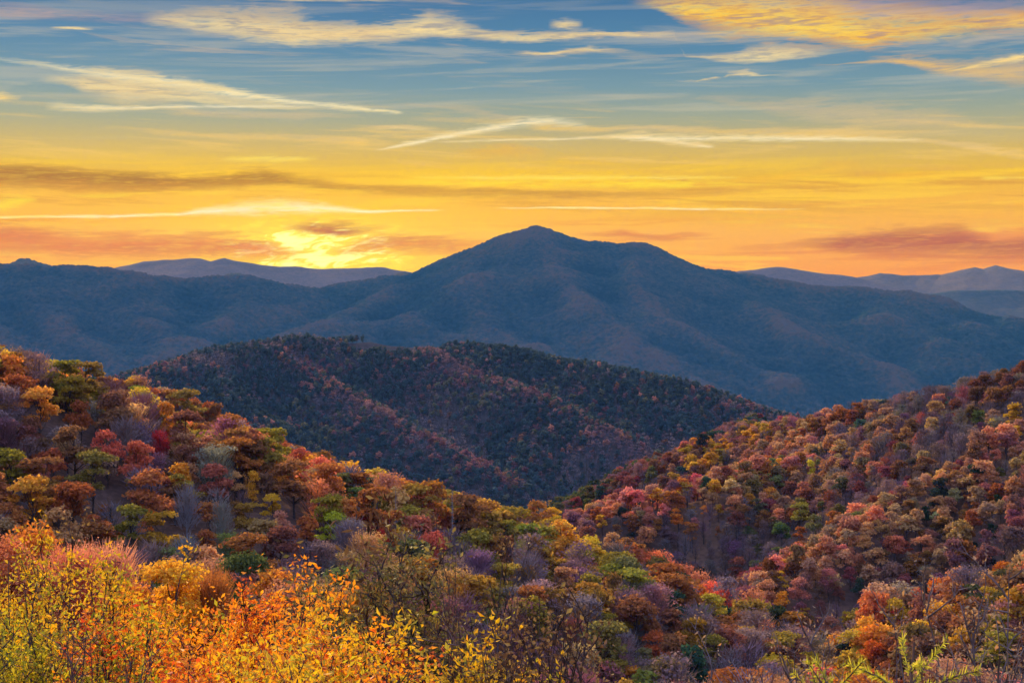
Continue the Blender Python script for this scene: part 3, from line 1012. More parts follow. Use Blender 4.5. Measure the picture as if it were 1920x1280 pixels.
WOOD = bpy.data.collections.new('woodland_sources')      # never linked to the scene
SRC = []


def source_tree(kind, seed, n, size):
    tr, cr = tree_parts(kind, seed, n, size)
    tv, tf = tr.out()
    cv, cf = cr.out()
    me = make_mesh('source', np.concatenate([tv, cv]), [np.concatenate([tf, cf + len(tv)])], [B_DARK, B_INS if kind in ('bare', 'snag') else M_INS],
                   np.concatenate([np.zeros(len(tf), int), np.ones(len(cf), int)]))
    o = bpy.data.objects.new('wood_%03d' % len(SRC), me)
    WOOD.objects.link(o)
    SRC.append(kind)
    return len(SRC) - 1


V_MID = {k: [source_tree(k, 300 + 31 * i + len(k), 1100, .36) for i in range(c)] for k, c in (('round', 3), ('tier', 3), ('tall', 2), ('thin', 3), ('bare', 3))}
V_FAR = {k: [source_tree(k, 500 + 31 * i + len(k), 170, .85) for i in range(2)] for k in ('round', 'tall', 'thin')}
V_FAR['bare'] = [source_tree('bare', 640 + i, 260, .6) for i in range(2)]

V_NEAR = {k: [source_tree(k, 760 + len(k), 9000, .125)] for k in ('round', 'tier', 'thin')}


def scatter_object(name, pts, tint, rot, scl, var, label):
    me = bpy.data.meshes.new(name)
    n = len(pts)
    me.vertices.add(n)
    me.vertices.foreach_set('co', np.asarray(pts, np.float32).ravel())
    a = me.attributes.new('tint', 'FLOAT_COLOR', 'POINT')
    a.data.foreach_set('color', np.concatenate([np.asarray(tint, np.float32), np.ones((n, 1), np.float32)], 1).ravel())
    a = me.attributes.new('turn', 'FLOAT_VECTOR', 'POINT')
    a.data.foreach_set('vector', np.asarray(rot, np.float32).ravel())
    a = me.attributes.new('size', 'FLOAT_VECTOR', 'POINT')
    a.data.foreach_set('vector', np.asarray(scl, np.float32).ravel())
    a = me.attributes.new('variety', 'INT', 'POINT')
    a.data.foreach_set('value', np.asarray(var, np.int32))
    o = link(name, me)
    tag(o, label, None, None, 'stuff')
    ng = bpy.data.node_groups.new(name, 'GeometryNodeTree')
    ng.interface.new_socket('Geometry', in_out='INPUT', socket_type='NodeSocketGeometry')
    ng.interface.new_socket('Geometry', in_out='OUTPUT', socket_type='NodeSocketGeometry')
    N = ng.nodes
    gi_, go = N.new('NodeGroupInput'), N.new('NodeGroupOutput')
    ip = N.new('GeometryNodeInstanceOnPoints')
    ci = N.new('GeometryNodeCollectionInfo')
    ci.inputs['Collection'].default_value = WOOD
    ci.inputs['Separate Children'].default_value = True
    ci.inputs['Reset Children'].default_value = True
    ip.inputs['Pick Instance'].default_value = True

    def attr(nm, ty):
        x = N.new('GeometryNodeInputNamedAttribute')
        x.data_type = ty
        x.inputs['Name'].default_value = nm
        return [q for q in x.outputs if q.enabled and q.name == 'Attribute'][0]
    L = ng.links
    L.new(gi_.outputs[0], ip.inputs['Points'])
    L.new(ci.outputs[0], ip.inputs['Instance'])
    L.new(attr('variety', 'INT'), ip.inputs['Instance Index'])
    L.new(attr('turn', 'FLOAT_VECTOR'), ip.inputs['Rotation'])
    L.new(attr('size', 'FLOAT_VECTOR'), ip.inputs['Scale'])
    L.new(ip.outputs[0], go.inputs[0])
    md = o.modifiers.new('woods', 'NODES')
    md.node_group = ng
    return o


# ------------------------------------------------------------------ colours of the season
TINT = {
    'rust': (0.42, 0.165, 0.04), 'orange': (.62, .22, .03), 'coral': (0.62, 0.2, 0.085), 'scarlet': (.62, .045, .04), 'gold': (0.72, 0.4, 0.04),
    'yellow': (.75, .46, .03), 'olive': (0.36, 0.25, 0.035), 'green': (.12, .15, .035), 'dark green': (.05, .08, .04), 'brown': (0.28, 0.13, 0.05),
    'mauve': (0.34, 0.15, 0.13), 'crimson': (0.38, 0.11, 0.085), 'grey': (.26, .24, .25), 'plum': (0.27, 0.18, 0.17), 'tan': (0.56, 0.31, 0.13), 'salmon': (.70, .28, .16),
    'moss': (0.22, 0.2, 0.055), 'blue green': (.07, .12, .09)}
PAL = {   # per hillside: colour, weight, kinds
    'A': [('rust', 17, ('round', 'tier')), ('brown', 15, ('round', 'tier')), ('olive', 26, ('tier', 'round')), ('gold', 12, ('round', 'tier')), ('coral', 4, ('round', 'thin')), ('tan', 9, ('round', 'thin')),
          ('plum', 20, ('bare', 'thin')), ('grey', 9, ('bare',)), ('moss', 6, ('tier',)), ('mauve', 4, ('thin', 'bare')), ('dark green', 2, ('tall',))],
    'B': [('mauve', 28, ('thin', 'round')), ('crimson', 5, ('round', 'thin')), ('rust', 10, ('round', 'tier')), ('tan', 14, ('round',)), ('gold', 12, ('round', 'tier')), ('moss', 12, ('round', 'tier')),
          ('dark green', 9, ('tall', 'round')), ('plum', 30, ('bare', 'thin')), ('salmon', 6, ('round',)), ('blue green', 5, ('round',)), ('brown', 10, ('round',)), ('grey', 3, ('bare',))],
    'C': [('salmon', 8, ('round', 'thin')), ('orange', 8, ('round',)), ('rust', 22, ('round', 'tier')), ('tan', 18, ('round', 'thin')), ('plum', 18, ('bare', 'thin')), ('olive', 10, ('tier',)), ('gold', 7, ('round',)),
          ('coral', 4, ('round',)), ('mauve', 5, ('thin',)), ('green', 2, ('tier',)), ('brown', 12, ('round',))],
    'M': [('dark green', 40, ('tall', 'round')), ('blue green', 28, ('round',)), ('plum', 24, ('bare', 'thin')), ('crimson', 3, ('round', 'thin')), ('mauve', 5, ('thin',)), ('rust', 1, ('round',)), ('moss', 4, ('round',)), ('salmon', 1, ('round',))]}
PAL['G'] = PAL['C']

# trees that stand out in the view: u, v of the crown's middle, crown width, colour, kind
HERO = [
    (22, 672, 70, 'brown', 'round'), (75, 690, 62, 'crimson', 'thin'), (45, 740, 78, 'rust', 'tier'), (130, 740, 70, 'olive', 'tier'), (75, 768, 84, 'gold', 'tier'), (205, 722, 62, 'brown', 'tier'), (150, 748, 60, 'olive', 'tier'),
    (262, 765, 58, 'olive', 'tier'), (152, 783, 62, 'rust', 'round'), (350, 785, 72, 'olive', 'tier'), (312, 790, 46, 'olive', 'tall'), (418, 780, 46, 'crimson', 'tier'), (405, 805, 40, 'brown', 'tall'),
    (488, 800, 56, 'olive', 'round'), (555, 830, 70, 'olive', 'tier'), (140, 840, 88, 'brown', 'tier'), (200, 840, 66, 'coral', 'round'), (175, 890, 90, 'olive', 'tier'), (255, 862, 74, 'coral', 'round'), (300, 830, 50, 'scarlet', 'thin'),
    (20, 880, 84, 'olive', 'tier'), (60, 945, 104, 'gold', 'tier'), (135, 950, 92, 'rust', 'round'), (110, 1000, 96, 'tan', 'round'), (285, 925, 100, 'rust', 'round'), (345, 860, 50, 'brown', 'round'), (400, 905, 72, 'coral', 'round'),
    (245, 985, 76, 'olive', 'tier'), (305, 1000, 84, 'olive', 'tier'), (278, 978, 44, 'gold', 'tier'), (350, 950, 74, 'grey', 'bare'), (415, 970, 58, 'grey', 'bare'), (475, 910, 34, 'gold', 'tall'), (440, 905, 40, 'tan', 'round'),
    (520, 880, 52, 'gold', 'thin'), (525, 1030, 88, 'brown', 'round'), (465, 970, 58, 'olive', 'tier'), (510, 950, 46, 'gold', 'tier'), (430, 1030, 70, 'moss', 'thin'), (385, 1020, 52, 'rust', 'round'),
    (610, 965, 74, 'olive', 'tier'), (625, 990, 60, 'yellow', 'tier'), (575, 880, 50, 'rust', 'round'), (640, 910, 52, 'moss', 'tier'), (690, 895, 70, 'olive', 'tier'), (722, 900, 46, 'rust', 'round'), (775, 935, 50, 'coral', 'round'),
    (808, 905, 66, 'olive', 'tier'), (868, 920, 54, 'gold', 'tier'), (905, 930, 58, 'olive', 'tier'), (925, 945, 40, 'tan', 'round'), (685, 980, 36, 'scarlet', 'thin'), (718, 1010, 40, 'scarlet', 'thin'),
    (848, 975, 26, 'grey', 'snag'), (742, 970, 24, 'grey', 'snag'), (965, 1050, 22, 'grey', 'snag'), (945, 1000, 56, 'olive', 'tier'), (935, 1035, 60, 'brown', 'tier'), (1010, 985, 60, 'rust', 'round'), (1035, 970, 40, 'gold', 'round'),
    (815, 1030, 66, 'coral', 'round'), (800, 1075, 64, 'orange', 'round'), (950, 1090, 72, 'gold', 'tier'), (1045, 1035, 44, 'orange', 'thin'), (1100, 1010, 50, 'brown', 'round'), (1150, 1020, 44, 'tan', 'round'),
    (1120, 1040, 42, 'olive', 'tier'), (1060, 1090, 60, 'tan', 'tier'), (1065, 1130, 56, 'coral', 'round'), (1150, 1120, 54, 'brown', 'tall'), (1208, 1100, 38, 'orange', 'tall'), (1262, 1135, 60, 'dark green', 'round'),
    (1075, 1190, 66, 'coral', 'thin'), (1195, 1050, 50, 'rust', 'round'), (1245, 1070, 36, 'salmon', 'round'), (1340, 1140, 56, 'olive', 'tier'), (1310, 1120, 48, 'orange', 'round'), (1300, 1190, 66, 'olive', 'tier'),
    (1390, 1170, 50, 'rust', 'round'), (1340, 1220, 60, 'olive', 'tier'), (1440, 1225, 56, 'rust', 'round'), (1230, 1210, 60, 'rust', 'round'),
    (1500, 965, 44, 'olive', 'tier'), (1530, 985, 40, 'moss', 'round'), (1465, 1000, 40, 'green', 'round'), (1520, 880, 22, 'yellow', 'tall'), (1470, 1060, 26, 'gold', 'round'), (1690, 930, 40, 'mauve', 'round'),
    (1720, 920, 44, 'tan', 'tier'), (1785, 1000, 38, 'tan', 'round'), (1385, 1065, 44, 'brown', 'round'), (1360, 1105, 34, 'green', 'round'), (1440, 1110, 48, 'tan', 'round'), (1500, 1105, 46, 'salmon', 'round'), (1612, 1100, 34, 'dark green', 'round'),
    (1560, 1180, 50, 'tan', 'round'), (1585, 1215, 36, 'dark green', 'round'), (1880, 1080, 52, 'orange', 'round'), (1760, 1110, 50, 'orange', 'round'), (1720, 1125, 46, 'coral', 'round'), (1860, 1130, 60, 'yellow', 'tier'), (1840, 1170, 44, 'green', 'tier'),
    (1680, 1150, 56, 'yellow', 'tier'), (1880, 1225, 90, 'olive', 'tier'), (1800, 1240, 60, 'rust', 'tier'), (1545, 1240, 66, 'tan', 'round'), (1640, 1230, 60, 'orange', 'round'),
]
# nearer trees whose tops rise over the shrubs: u, v of the top, distance, crown width, colour, kind
NEARER = [(325, 1036, 125, 9.2, 'yellow', 'tier'), (195, 1010, 128, 8.5, 'salmon', 'thin'), (250, 1085, 110, 6, 'orange', 'round'), (60, 978, 130, 9.5, 'orange', 'round'), (130, 1015, 112, 7, 'coral', 'thin'),
          (440, 1035, 140, 8, 'green', 'tier'), (5, 1000, 105, 8, 'coral', 'round'), (590, 1075, 120, 6.5, 'gold', 'tier'), (395, 1062, 128, 6, 'rust', 'thin'), (530, 1085, 118, 6.5, 'tan', 'round'), (690, 1085, 118, 7, 'rust', 'round'), (760, 1110, 112, 6.5, 'olive', 'tier')]

rng = np.random.default_rng(7)
TREES = []      # dicts: x y z h w tint kind hill hero


def ray_hit(u, v, lift, d0=250, d1=1500):
    a, b_ = ray(u, v)
    d = np.linspace(d0, d1, 2900)
    g = near_h(a * d, d) + lift - b_ * d
    i = np.nonzero(g > 0)[0]
    return (a * d[i[0]], d[i[0]]) if len(i) else None


def which(x, y):
    hs = np.stack([HILLS[k](x, y) for k in 'GABC'])
    return hs.argmax(0), hs.max(0)


for (u, v, w, c, k) in HERO:
    lift = 6.5
    for _ in range(3):
        p = ray_hit(u, v, lift)
        if p is None:
            break
        W_ = w * p[1] / FPX
        h = W_ * {'tall': 1.9, 'snag': 3.6, 'bare': 1.5}.get(k, 1.2) + 1.5
        if k == 'snag':
            W_ *= 2.2
        lift = h * .62
    if p is None:
        continue
    xa, ya = np.array([p[0]]), np.array([p[1]])
    gi2, z = which(xa, ya)
    TREES.append(dict(x=p[0], y=p[1], z=float(z[0]), h=h, w=W_, c=c, k=k, hill='GABC'[gi2[0]], hero=True, u0=u, v0=v))
for (u, v, d, w, c, k) in NEARER:
    a, b_ = ray(u, v)
    x, y = a * d, d
    g = float(near_h(np.array([x]), np.array([y]))[0]) - .2
    TREES.append(dict(x=x, y=y, z=g, h=b_ * d - g, w=w, c=c, k=k, hill='G', hero=True, u0=u, v0=v))

# horizon of canopy tops as seen from the overlook, to leave out what no step to the side could show
ts_ = np.linspace(-.75, .75, 451)
ds_ = np.concatenate([np.linspace(40, 1500, 500)])
TT, DD = np.meshgrid(ts_, ds_)
EL = (near_h(TT * DD, DD) + np.where(hG(TT * DD, DD) > near_h(TT * DD, DD) - .1, .5, 5)) / DD
CM_ = np.maximum.accumulate(EL, 0)


def visible(x, y, z, h, slack=.012):
    t, d = x / y, y
    i = np.clip(np.searchsorted(ts_, t), 0, 450)
    j = np.clip(np.searchsorted(ds_, d - 9) - 1, 0, len(ds_) - 1)
    return (z + h) / d > CM_[j, i] - slack


def clump(x, y, seed, s):
    return fbm(x / s, y / s, seed, 3)


def fill(cell, d0, d1, tmax):
    n_y = int((d1 - d0) / cell)
    xs, ys = [], []
    for j in range(n_y):
        y = d0 + (j + .5) * cell
        m = int(2 * tmax * y / cell)
        x = -tmax * y + (np.arange(m) + .5) * cell
        xs.append(x + rng.uniform(-.45, .45, m) * cell)
        ys.append(y + rng.uniform(-.45, .45, m) * cell)
    return np.concatenate(xs), np.concatenate(ys)


hx = np.array([t['x'] for t in TREES])
hy = np.array([t['y'] for t in TREES])
hw = np.array([t['w'] for t in TREES])
x, y = fill(4.4, 95, 1250, .60)
hill, z = which(x, y)
wd = np.clip(rng.gamma(9, 1 / 9., len(x)), .5, 1.4) * np.array([7.6, 8.0, 5.4, 7.6])[hill]
ht = wd * rng.uniform(.9, 1.25, len(x)) + 1.8
ok = visible(x, y, z, ht) & (z > -420)
ok &= (y > 240) | (hill != 0) | ((y > 135) & (x / y > -.03) & ((z + ht) / y < ray(960, 1185)[1]))
dmin = np.full(len(x), 1e9)
for a_, b_, c_ in zip(hx, hy, hw):
    dmin = np.minimum(dmin, np.hypot(x - a_, y - b_) - .52 * c_)
ok &= dmin > 1.2
# keep the lines of sight to the noted crowns open
for t in TREES:
    if t['hero']:
        s = t['y']
        px_, vv = t['x'] / s, (t['z'] + t['h'] * .62) / s
        near = (y < s - 2) & (y > s - 60) & (np.abs(x / y - px_) < (t['w'] * .45) / s) & ((z + ht) / y > vv - .0005)
        ok &= ~near
x, y, z, wd, ht, hill = (q[ok] for q in (x, y, z, wd, ht, hill))
def line_dist(pts, x, y):
    best = np.full(np.shape(x), 1e9)
    for (x0, y0, _), (x1, y1, _) in zip(pts[:-1], pts[1:]):
        tt = np.clip(((x - x0) * (x1 - x0) + (y - y0) * (y1 - y0)) / ((x1 - x0) ** 2 + (y1 - y0) ** 2), 0, 1)
        best = np.minimum(best, np.hypot(x - x0 - tt * (x1 - x0), y - y0 - tt * (y1 - y0)))
    return best


dry = np.exp(-(np.minimum(line_dist(SB1, x, y), line_dist(SB2, x, y)) / 20) ** 2)      # gold oaks along the spurs of the far slope
rim = np.exp(-(line_dist(CA, x, y) / 16) ** 2)                                           # and along the crest of the near one
low = np.clip((-95 - z) / 45, 0, 1)                                                      # valley shade put into the tree colours: darker, cooler low down
for i in range(len(x)):
    key = 'GABC'[hill[i]]
    pal = PAL[key]
    wts = np.array([p[1] for p in pal], float)
    # drifts of one colour
    for q in range(len(pal)):
        wts[q] *= math.exp(8.5 * (vnoise(np.array(x[i] / 46.0), np.array(y[i] / 46.0), 200 + q * 13) - .5))
        nm_ = pal[q][0]
        if key == 'B':
            if nm_ in ('gold', 'tan', 'salmon', 'rust'):
                wts[q] *= (.5 + 5 * dry[i]) * (1 - .75 * low[i] * (1 - dry[i]))
            elif nm_ in ('moss', 'dark green', 'blue green', 'grey'):
                wts[q] *= .5 + 8 * low[i] * (1 - dry[i])
            else:
                wts[q] *= 1.5 - 1.2 * low[i]
        elif key == 'A' and nm_ in ('olive', 'gold', 'rust', 'moss'):
            wts[q] *= 1 + 3 * rim[i]
    if key == 'B' and rng.uniform() < .8 * low[i] * (1 - dry[i]):
        wts *= [1.0 if p[0] in ('dark green', 'blue green', 'plum', 'grey', 'moss') else .04 for p in pal]
        wd[i] *= .9
    elif key == 'A':
        wd[i] *= 1 + .25 * rim[i]
    q = rng.choice(len(pal), p=wts / wts.sum())
    TREES.append(dict(x=x[i], y=y[i], z=z[i], h=ht[i], w=wd[i], c=pal[q][0], k=pal[q][2][rng.integers(len(pal[q][2]))], hill=key, hero=False, dull=.74 + .3 * dry[i] if key == 'B' else 1.0))


def view(x, y, z):
    dy = y * math.cos(PITCH) - z * math.sin(PITCH)
    uz = y * math.sin(PITCH) + z * math.cos(PITCH)
    return 960 + FPX * x / dy, 640 - FPX * uz / dy


for t in TREES:
    t['u'], t['v'] = view(t['x'], t['y'], t['z'] + t['h'] * .65)
    t['px'] = t['w'] / t['y'] * FPX
    r_ = rng.normal(0, .13, 3)
    t['rgb'] = np.clip(np.array(TINT[t['c']]) * t.get('dull', 1.0) * (1 + rng.normal(0, .12)) * (1 + r_), .01, .85)
    t['turn'] = rng.uniform(0, 2 * PI)
inview = [t for t in TREES if 0 < t['u'] < 1920 and t['v'] < 1285 and (t['hero'] and t['y'] < 200 or bool(visible(np.array([t['x']]), np.array([t['y']]), np.array([t['z']]), np.array([t['h'] * .75]), 0)[0]))]
inview.sort(key=lambda t: (not t['hero'], -t['px'] * (1 if t['v'] < 1230 else .6)))
SINGLE = inview[:296]
for t in SINGLE:
    t['single'] = True
REST = [t for t in TREES if not t.get('single')]
print('trees', len(TREES), 'single', len(SINGLE), 'rest', len(REST))


def woods_kind(t, i):
    k = t['k'] if t['k'] != 'snag' else 'bare'
    src = V_NEAR[k] if t['y'] < 240 and k in V_NEAR else V_MID[k]
    return src[i % len(src)]


scatter_object('woodland', [(t['x'], t['y'], t['z'] - .2) for t in REST], [t['rgb'] for t in REST], [(0, 0, t['turn']) for t in REST],
               [(t['w'] / W0, t['w'] / W0, t['h'] / H0) for t in REST],
               [woods_kind(t, i) for i, t in enumerate(REST)], 'autumn woods covering the near hillsides between the larger trees')

# low brush over the bank between the shrubs and the woods
bx_, by_ = fill(2.3, 16, 245, .62)
bh_, bz_ = which(bx_, by_)
bk_ = (bh_ == 0) & (by_ > 16 + 10 * vnoise(bx_ / 7, by_ / 7, 77))
bx_, by_, bz_ = bx_[bk_], by_[bk_], bz_[bk_]
nb_ = len(bx_)
bc_ = [('rust', 'olive', 'brown', 'plum', 'moss', 'gold', 'tan')[int(q)] for q in np.clip(vnoise(bx_ / 9, by_ / 9, 81) * 7 + rng.normal(0, 1.2, nb_), 0, 6)]
scatter_object('undergrowth', np.stack([bx_, by_, bz_ - .5], -1), [np.array(TINT[c]) * rng.uniform(.6, 1.1) for c in bc_], np.stack([np.zeros(nb_), np.zeros(nb_), rng.uniform(0, 6.28, nb_)], -1),
               np.stack([rng.uniform(.2, .36, nb_)] * 2 + [rng.uniform(.12, .24, nb_)], -1), [V_MID[('thin', 'round', 'bare')[i % 3]][i % 3] for i in range(nb_)], 'low autumn brush covering the bank below the overlook')

# the wood on the round hill in the middle distance
mx_, my_ = fill(7.2, 1180, 2120, .46)
mz_ = hM(mx_, my_)
tM = np.linspace(-.5, .5, 301)
dM = np.linspace(1100, 2300, 400)
T2, D2 = np.meshgrid(tM, dM)
E2 = np.maximum.accumulate(np.concatenate([CM_[-1:, np.clip(np.searchsorted(ts_, tM), 0, 450)] - .004, (hM(T2 * D2, D2) + 4) / D2]), 0)
kM = (mz_ + 9) / my_ > E2[np.clip(np.searchsorted(dM, my_ - 14), 0, 399), np.clip(np.searchsorted(tM, mx_ / my_), 0, 300)] - .002
um, vm = view(mx_, my_, mz_)
# the pasture near the top is left open
past = ((um - 745) / 95) ** 2 + ((vm - 652) / 13) ** 2 < 1
kM &= ~past & (mz_ > -425)
mx_, my_, mz_ = mx_[kM], my_[kM], mz_[kM]
um, vm = um[kM], vm[kM]
nM = len(mx_)
pal = PAL['M']
wts = np.stack([p[1] * np.exp(7 * (fbm(mx_ / 85., my_ / 85., 400 + q * 13, 2) - .5)) for q, p in enumerate(pal)])
# red woods follow the ridge lines and the lower left flank
def crest_near(pts):
    return np.min([np.hypot(mx_ - a[0], my_ - a[1]) for a in pts for a in [a]], 0)
dens = np.full(nM, 1e9)
for sp_ in (SM1, SM2):
    for (x0, y0, _), (x1, y1, _) in zip(sp_[:-1], sp_[1:]):
        tt = np.clip(((mx_ - x0) * (x1 - x0) + (my_ - y0) * (y1 - y0)) / ((x1 - x0) ** 2 + (y1 - y0) ** 2), 0, 1)
        dens = np.minimum(dens, np.hypot(mx_ - x0 - tt * (x1 - x0), my_ - y0 - tt * (y1 - y0)))
redder = np.exp(-(dens / 17) ** 2)
for q, p in enumerate(pal):
    if p[0] in ('crimson', 'salmon', 'mauve', 'rust'):
        wts[q] *= 1 + 11 * redder
cum = np.cumsum(wts / wts.sum(0), 0)
pick = (rng.uniform(size=nM)[None] > cum).sum(0).clip(0, len(pal) - 1)
tint = (np.array([TINT[p[0]] for p in pal])[pick] * .58 + np.array([.085, .108, .135]) * .45) * rng.uniform(.75, 1.3, (nM, 1))  # blue mixed into every crown stands in for haze over the hill
wM = rng.uniform(5.5, 10, nM)
var = np.array([V_FAR[pal[q][2][i % len(pal[q][2])]][i % 2] for i, q in enumerate(pick)])
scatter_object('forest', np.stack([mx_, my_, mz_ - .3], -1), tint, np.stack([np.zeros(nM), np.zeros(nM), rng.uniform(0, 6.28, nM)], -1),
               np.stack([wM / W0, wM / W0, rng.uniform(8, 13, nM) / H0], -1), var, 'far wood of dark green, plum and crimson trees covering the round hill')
print('forest', nM)


# ------------------------------------------------------------------ single trees
NAMES = {'round': 'autumn_tree', 'tier': 'autumn_tree', 'tall': 'autumn_tree', 'thin': 'autumn_tree', 'bare': 'bare_tree', 'snag': 'dead_tree'}


def make_tree(t, i):
    k = t['k']
    nm = NAMES[k]
    if t['c'] in ('dark green', 'blue green') and k != 'bare':
        nm = 'evergreen_tree'
    root = bpy.data.objects.new(nm, None)
    COL.objects.link(root)
    root.empty_display_size = 1
    root.location = (t['x'], t['y'], t['z'] - .2)
    root.rotation_euler = (0, 0, t['turn'])
    root.scale = (t['w'] / W0, t['w'] / W0, t['h'] / H0)
    src = FINE[k] if t['y'] < 240 and k in FINE else CROWNS[k]
    trm, crm = src[i % len(src)]
    a = link('trunk', trm, root)
    b_ = link('crown', crm, root)
    col = (*[float(q) for q in t['rgb']], 1)
    a.color = col
    b_.color = col
    t['obj'] = root
    return root


for i, t in enumerate(SINGLE):
    make_tree(t, i)
# ------------------------------------------------------------------ shrubs on the bank in front of the overlook
def wander(rng, p, d, length, n, bend, lift=.0):
    """a growing shoot: polyline that wavers and turns"""
    out = [np.array(p, float)]
    d = np.array(d, float)
    for _ in range(n):
        d = d / np.linalg.norm(d) + rng.normal(0, bend, 3) + np.array([0, 0, lift])
        d /= np.linalg.norm(d)
        out.append(out[-1] + d * length / n)
    return np.array(out), d


def shrub_parts(seed, H=2.2, spread=.45, stems=9, branches=7, twigs=3, leaves=2600, leaf=.05, asp=.5, low=.2, r=.012, droop=.0, up=.08, tuft=.05, bend=.16):
    rng = np.random.default_rng(seed)
    st, lv = Bag(), Bag()
    tips = []
    for s in range(stems):
        a = rng.uniform(0, 2 * PI)
        p0 = [math.cos(a) * .16 * rng.uniform(.1, 1), math.sin(a) * .16 * rng.uniform(.1, 1), -.15]
        d0 = [math.cos(a) * spread * rng.uniform(.2, 1.2), math.sin(a) * spread * rng.uniform(.2, 1.2), 1]
        L_ = H * rng.uniform(.72, 1.08)
        pts, _ = wander(rng, p0, d0, L_, 9, bend * .55, up)
        rr = r * rng.uniform(.7, 1.3)
        st.add(*tube(pts, np.linspace(rr, rr * .22, 10), 5))
        for b_ in range(branches):
            t = rng.uniform(.22, .98)
            k = t * 9
            i = min(8, int(k))
            p = pts[i] + (pts[i + 1] - pts[i]) * (k - i)
            dirn = pts[i + 1] - pts[i]
            dirn = dirn / np.linalg.norm(dirn) + rng.normal(0, .55, 3)
            bl = H * rng.uniform(.14, .34) * (1.1 - .6 * t)
            bp, _ = wander(rng, p, dirn, bl, 5, bend, up)
            st.add(*tube(bp, np.linspace(rr * .5, rr * .14, 6), 4))
            tips.append(bp)
            for w in range(twigs):
                q = bp[rng.integers(1, 6)]
                dv = (bp[-1] - bp[0]) / bl + rng.normal(0, .7, 3)
                tp, _ = wander(rng, q, dv, bl * rng.uniform(.25, .6), 3, bend, up)
                st.add(*tube(tp, np.linspace(rr * .25, rr * .08, 4), 3))
                tips.append(tp)
    if leaves:
        idx = rng.integers(0, len(tips), leaves)
        t = rng.uniform(.15, 1.0, leaves) ** .7
        pos = np.empty((leaves, 3))
        for j, (i, tt) in enumerate(zip(idx, t)):
            P_ = tips[i]
            k = tt * (len(P_) - 1)
            m = min(len(P_) - 2, int(k))
            pos[j] = P_[m] + (P_[m + 1] - P_[m]) * (k - m)
        pos += rng.normal(0, tuft, (leaves, 3))
        pos = pos[pos[:, 2] > low * H]
        n = len(pos)
        nr = rng.normal(0, 1, (n, 3)) + np.array([0, 0, .6])
        if droop:
            pos[:, 2] -= rng.uniform(0, droop, n)
            nr[:, 2] *= .25
            lv.cards(pos, nr, rng.uniform(.6, 1.25, n) * leaf * .5, rng, asp, None)
        else:
            lv.cards(pos, nr, rng.uniform(.55, 1.25, n) * leaf * .5, rng, asp)
    return st, lv


def sapling_parts(seed, H=1.3):
    """young larch-like conifer: arching boughs fringed with soft needles"""
    rng = np.random.default_rng(seed)
    st, lv = Bag(), Bag()
    pts, _ = wander(rng, [0, 0, -.15], [.05, 0, 1], H + .15, 9, .05, .1)
    st.add(*tube(pts, np.linspace(.022, .005, 10), 6))
    for i in range(34):
        t = rng.uniform(.15, 1.0)
        k = t * 9
        m = min(8, int(k))
        p = pts[m] + (pts[m + 1] - pts[m]) * (k - m)
        a = rng.uniform(0, 2 * PI)
        bl = H * (.52 - .36 * t) * rng.uniform(.7, 1.2)
        bp, _ = wander(rng, p, [math.cos(a), math.sin(a), .55], bl, 6, .1, -.12 + .08 * t)
        st.add(*tube(bp, np.linspace(.006, .002, 7), 4))
        kk = int(150 * bl / .4)
        s = rng.uniform(.1, 1.03, kk) * 6
        mi = np.minimum(5, s.astype(int))
        pos = bp[mi] + (bp[np.minimum(6, mi + 1)] - bp[mi]) * (s - mi)[:, None]
        ax = bp[-1] - bp[0]
        ax /= np.linalg.norm(ax)
        dv = rng.normal(0, 1, (kk, 3))
        dv -= (dv @ ax)[:, None] * ax
        dv /= np.linalg.norm(dv, axis=1)[:, None]
        dv = dv * .8 + ax * .7
        ln = rng.uniform(.018, .034, kk)[:, None]
        sd = np.cross(dv, rng.normal(size=(kk, 3)))
        sd = sd / np.linalg.norm(sd, axis=1)[:, None] * .0028
        v = np.stack([pos - sd, pos + sd, pos + dv * ln + sd * .4, pos + dv * ln - sd * .4], 1).reshape(-1, 3)
        lv.add(v, np.arange(4 * kk).reshape(kk, 4))
    return st, lv


STEM_D = bark_mat('dark_stems', (.045, .032, .028), (.10, .075, .065))
STEM_G = bark_mat('grey_stems', (.11, .085, .075), (.22, .18, .16))
STEM_R = bark_mat('brown_stems', (.09, .055, .04), (.18, .12, .09))
LEAF = {
    'gold': leaf_mat('gold_leaves', 'fixed', [(.26, .27, .015), (.66, .42, .012), (.84, .50, .012), (.72, .34, .012), (.36, .38, .02)], .5),
    'lime': leaf_mat('yellow_green_leaves', 'fixed', [(.17, .22, .015), (.42, .40, .015), (.72, .54, .015), (.28, .24, .02)], .5),
    'ember': leaf_mat('ember_leaves', 'fixed', [(.36, .05, .012), (.74, .15, .015), (.88, .25, .012), (.62, .08, .018), (.88, .40, .02)], .5),
    'flame': leaf_mat('orange_leaves', 'fixed', [(.82, .22, .012), (.92, .35, .012), (.90, .46, .015), (.70, .16, .012)], .5),
    'yellow': leaf_mat('yellow_leaves', 'fixed', [(.88, .54, .012), (.94, .64, .02), (.84, .40, .012), (.54, .48, .02), (.34, .17, .02)], .5),
    'olive': leaf_mat('olive_leaves', 'fixed', [(.15, .14, .035), (.27, .22, .045), (.09, .06, .03), (.34, .26, .05)], .4),
    'dead': leaf_mat('dead_leaves', 'fixed', [(.06, .035, .022), (.13, .07, .035), (.22, .13, .05), (.30, .21, .06)], .3),
    'dry': leaf_mat('dry_leaves', 'fixed', [(.25, .17, .09), (.45, .33, .17), (.55, .30, .10), (.16, .09, .05)], .4),
    'needle': leaf_mat('soft_needles', 'fixed', [(.42, .46, .03), (.62, .58, .04), (.72, .60, .05)], .5)}


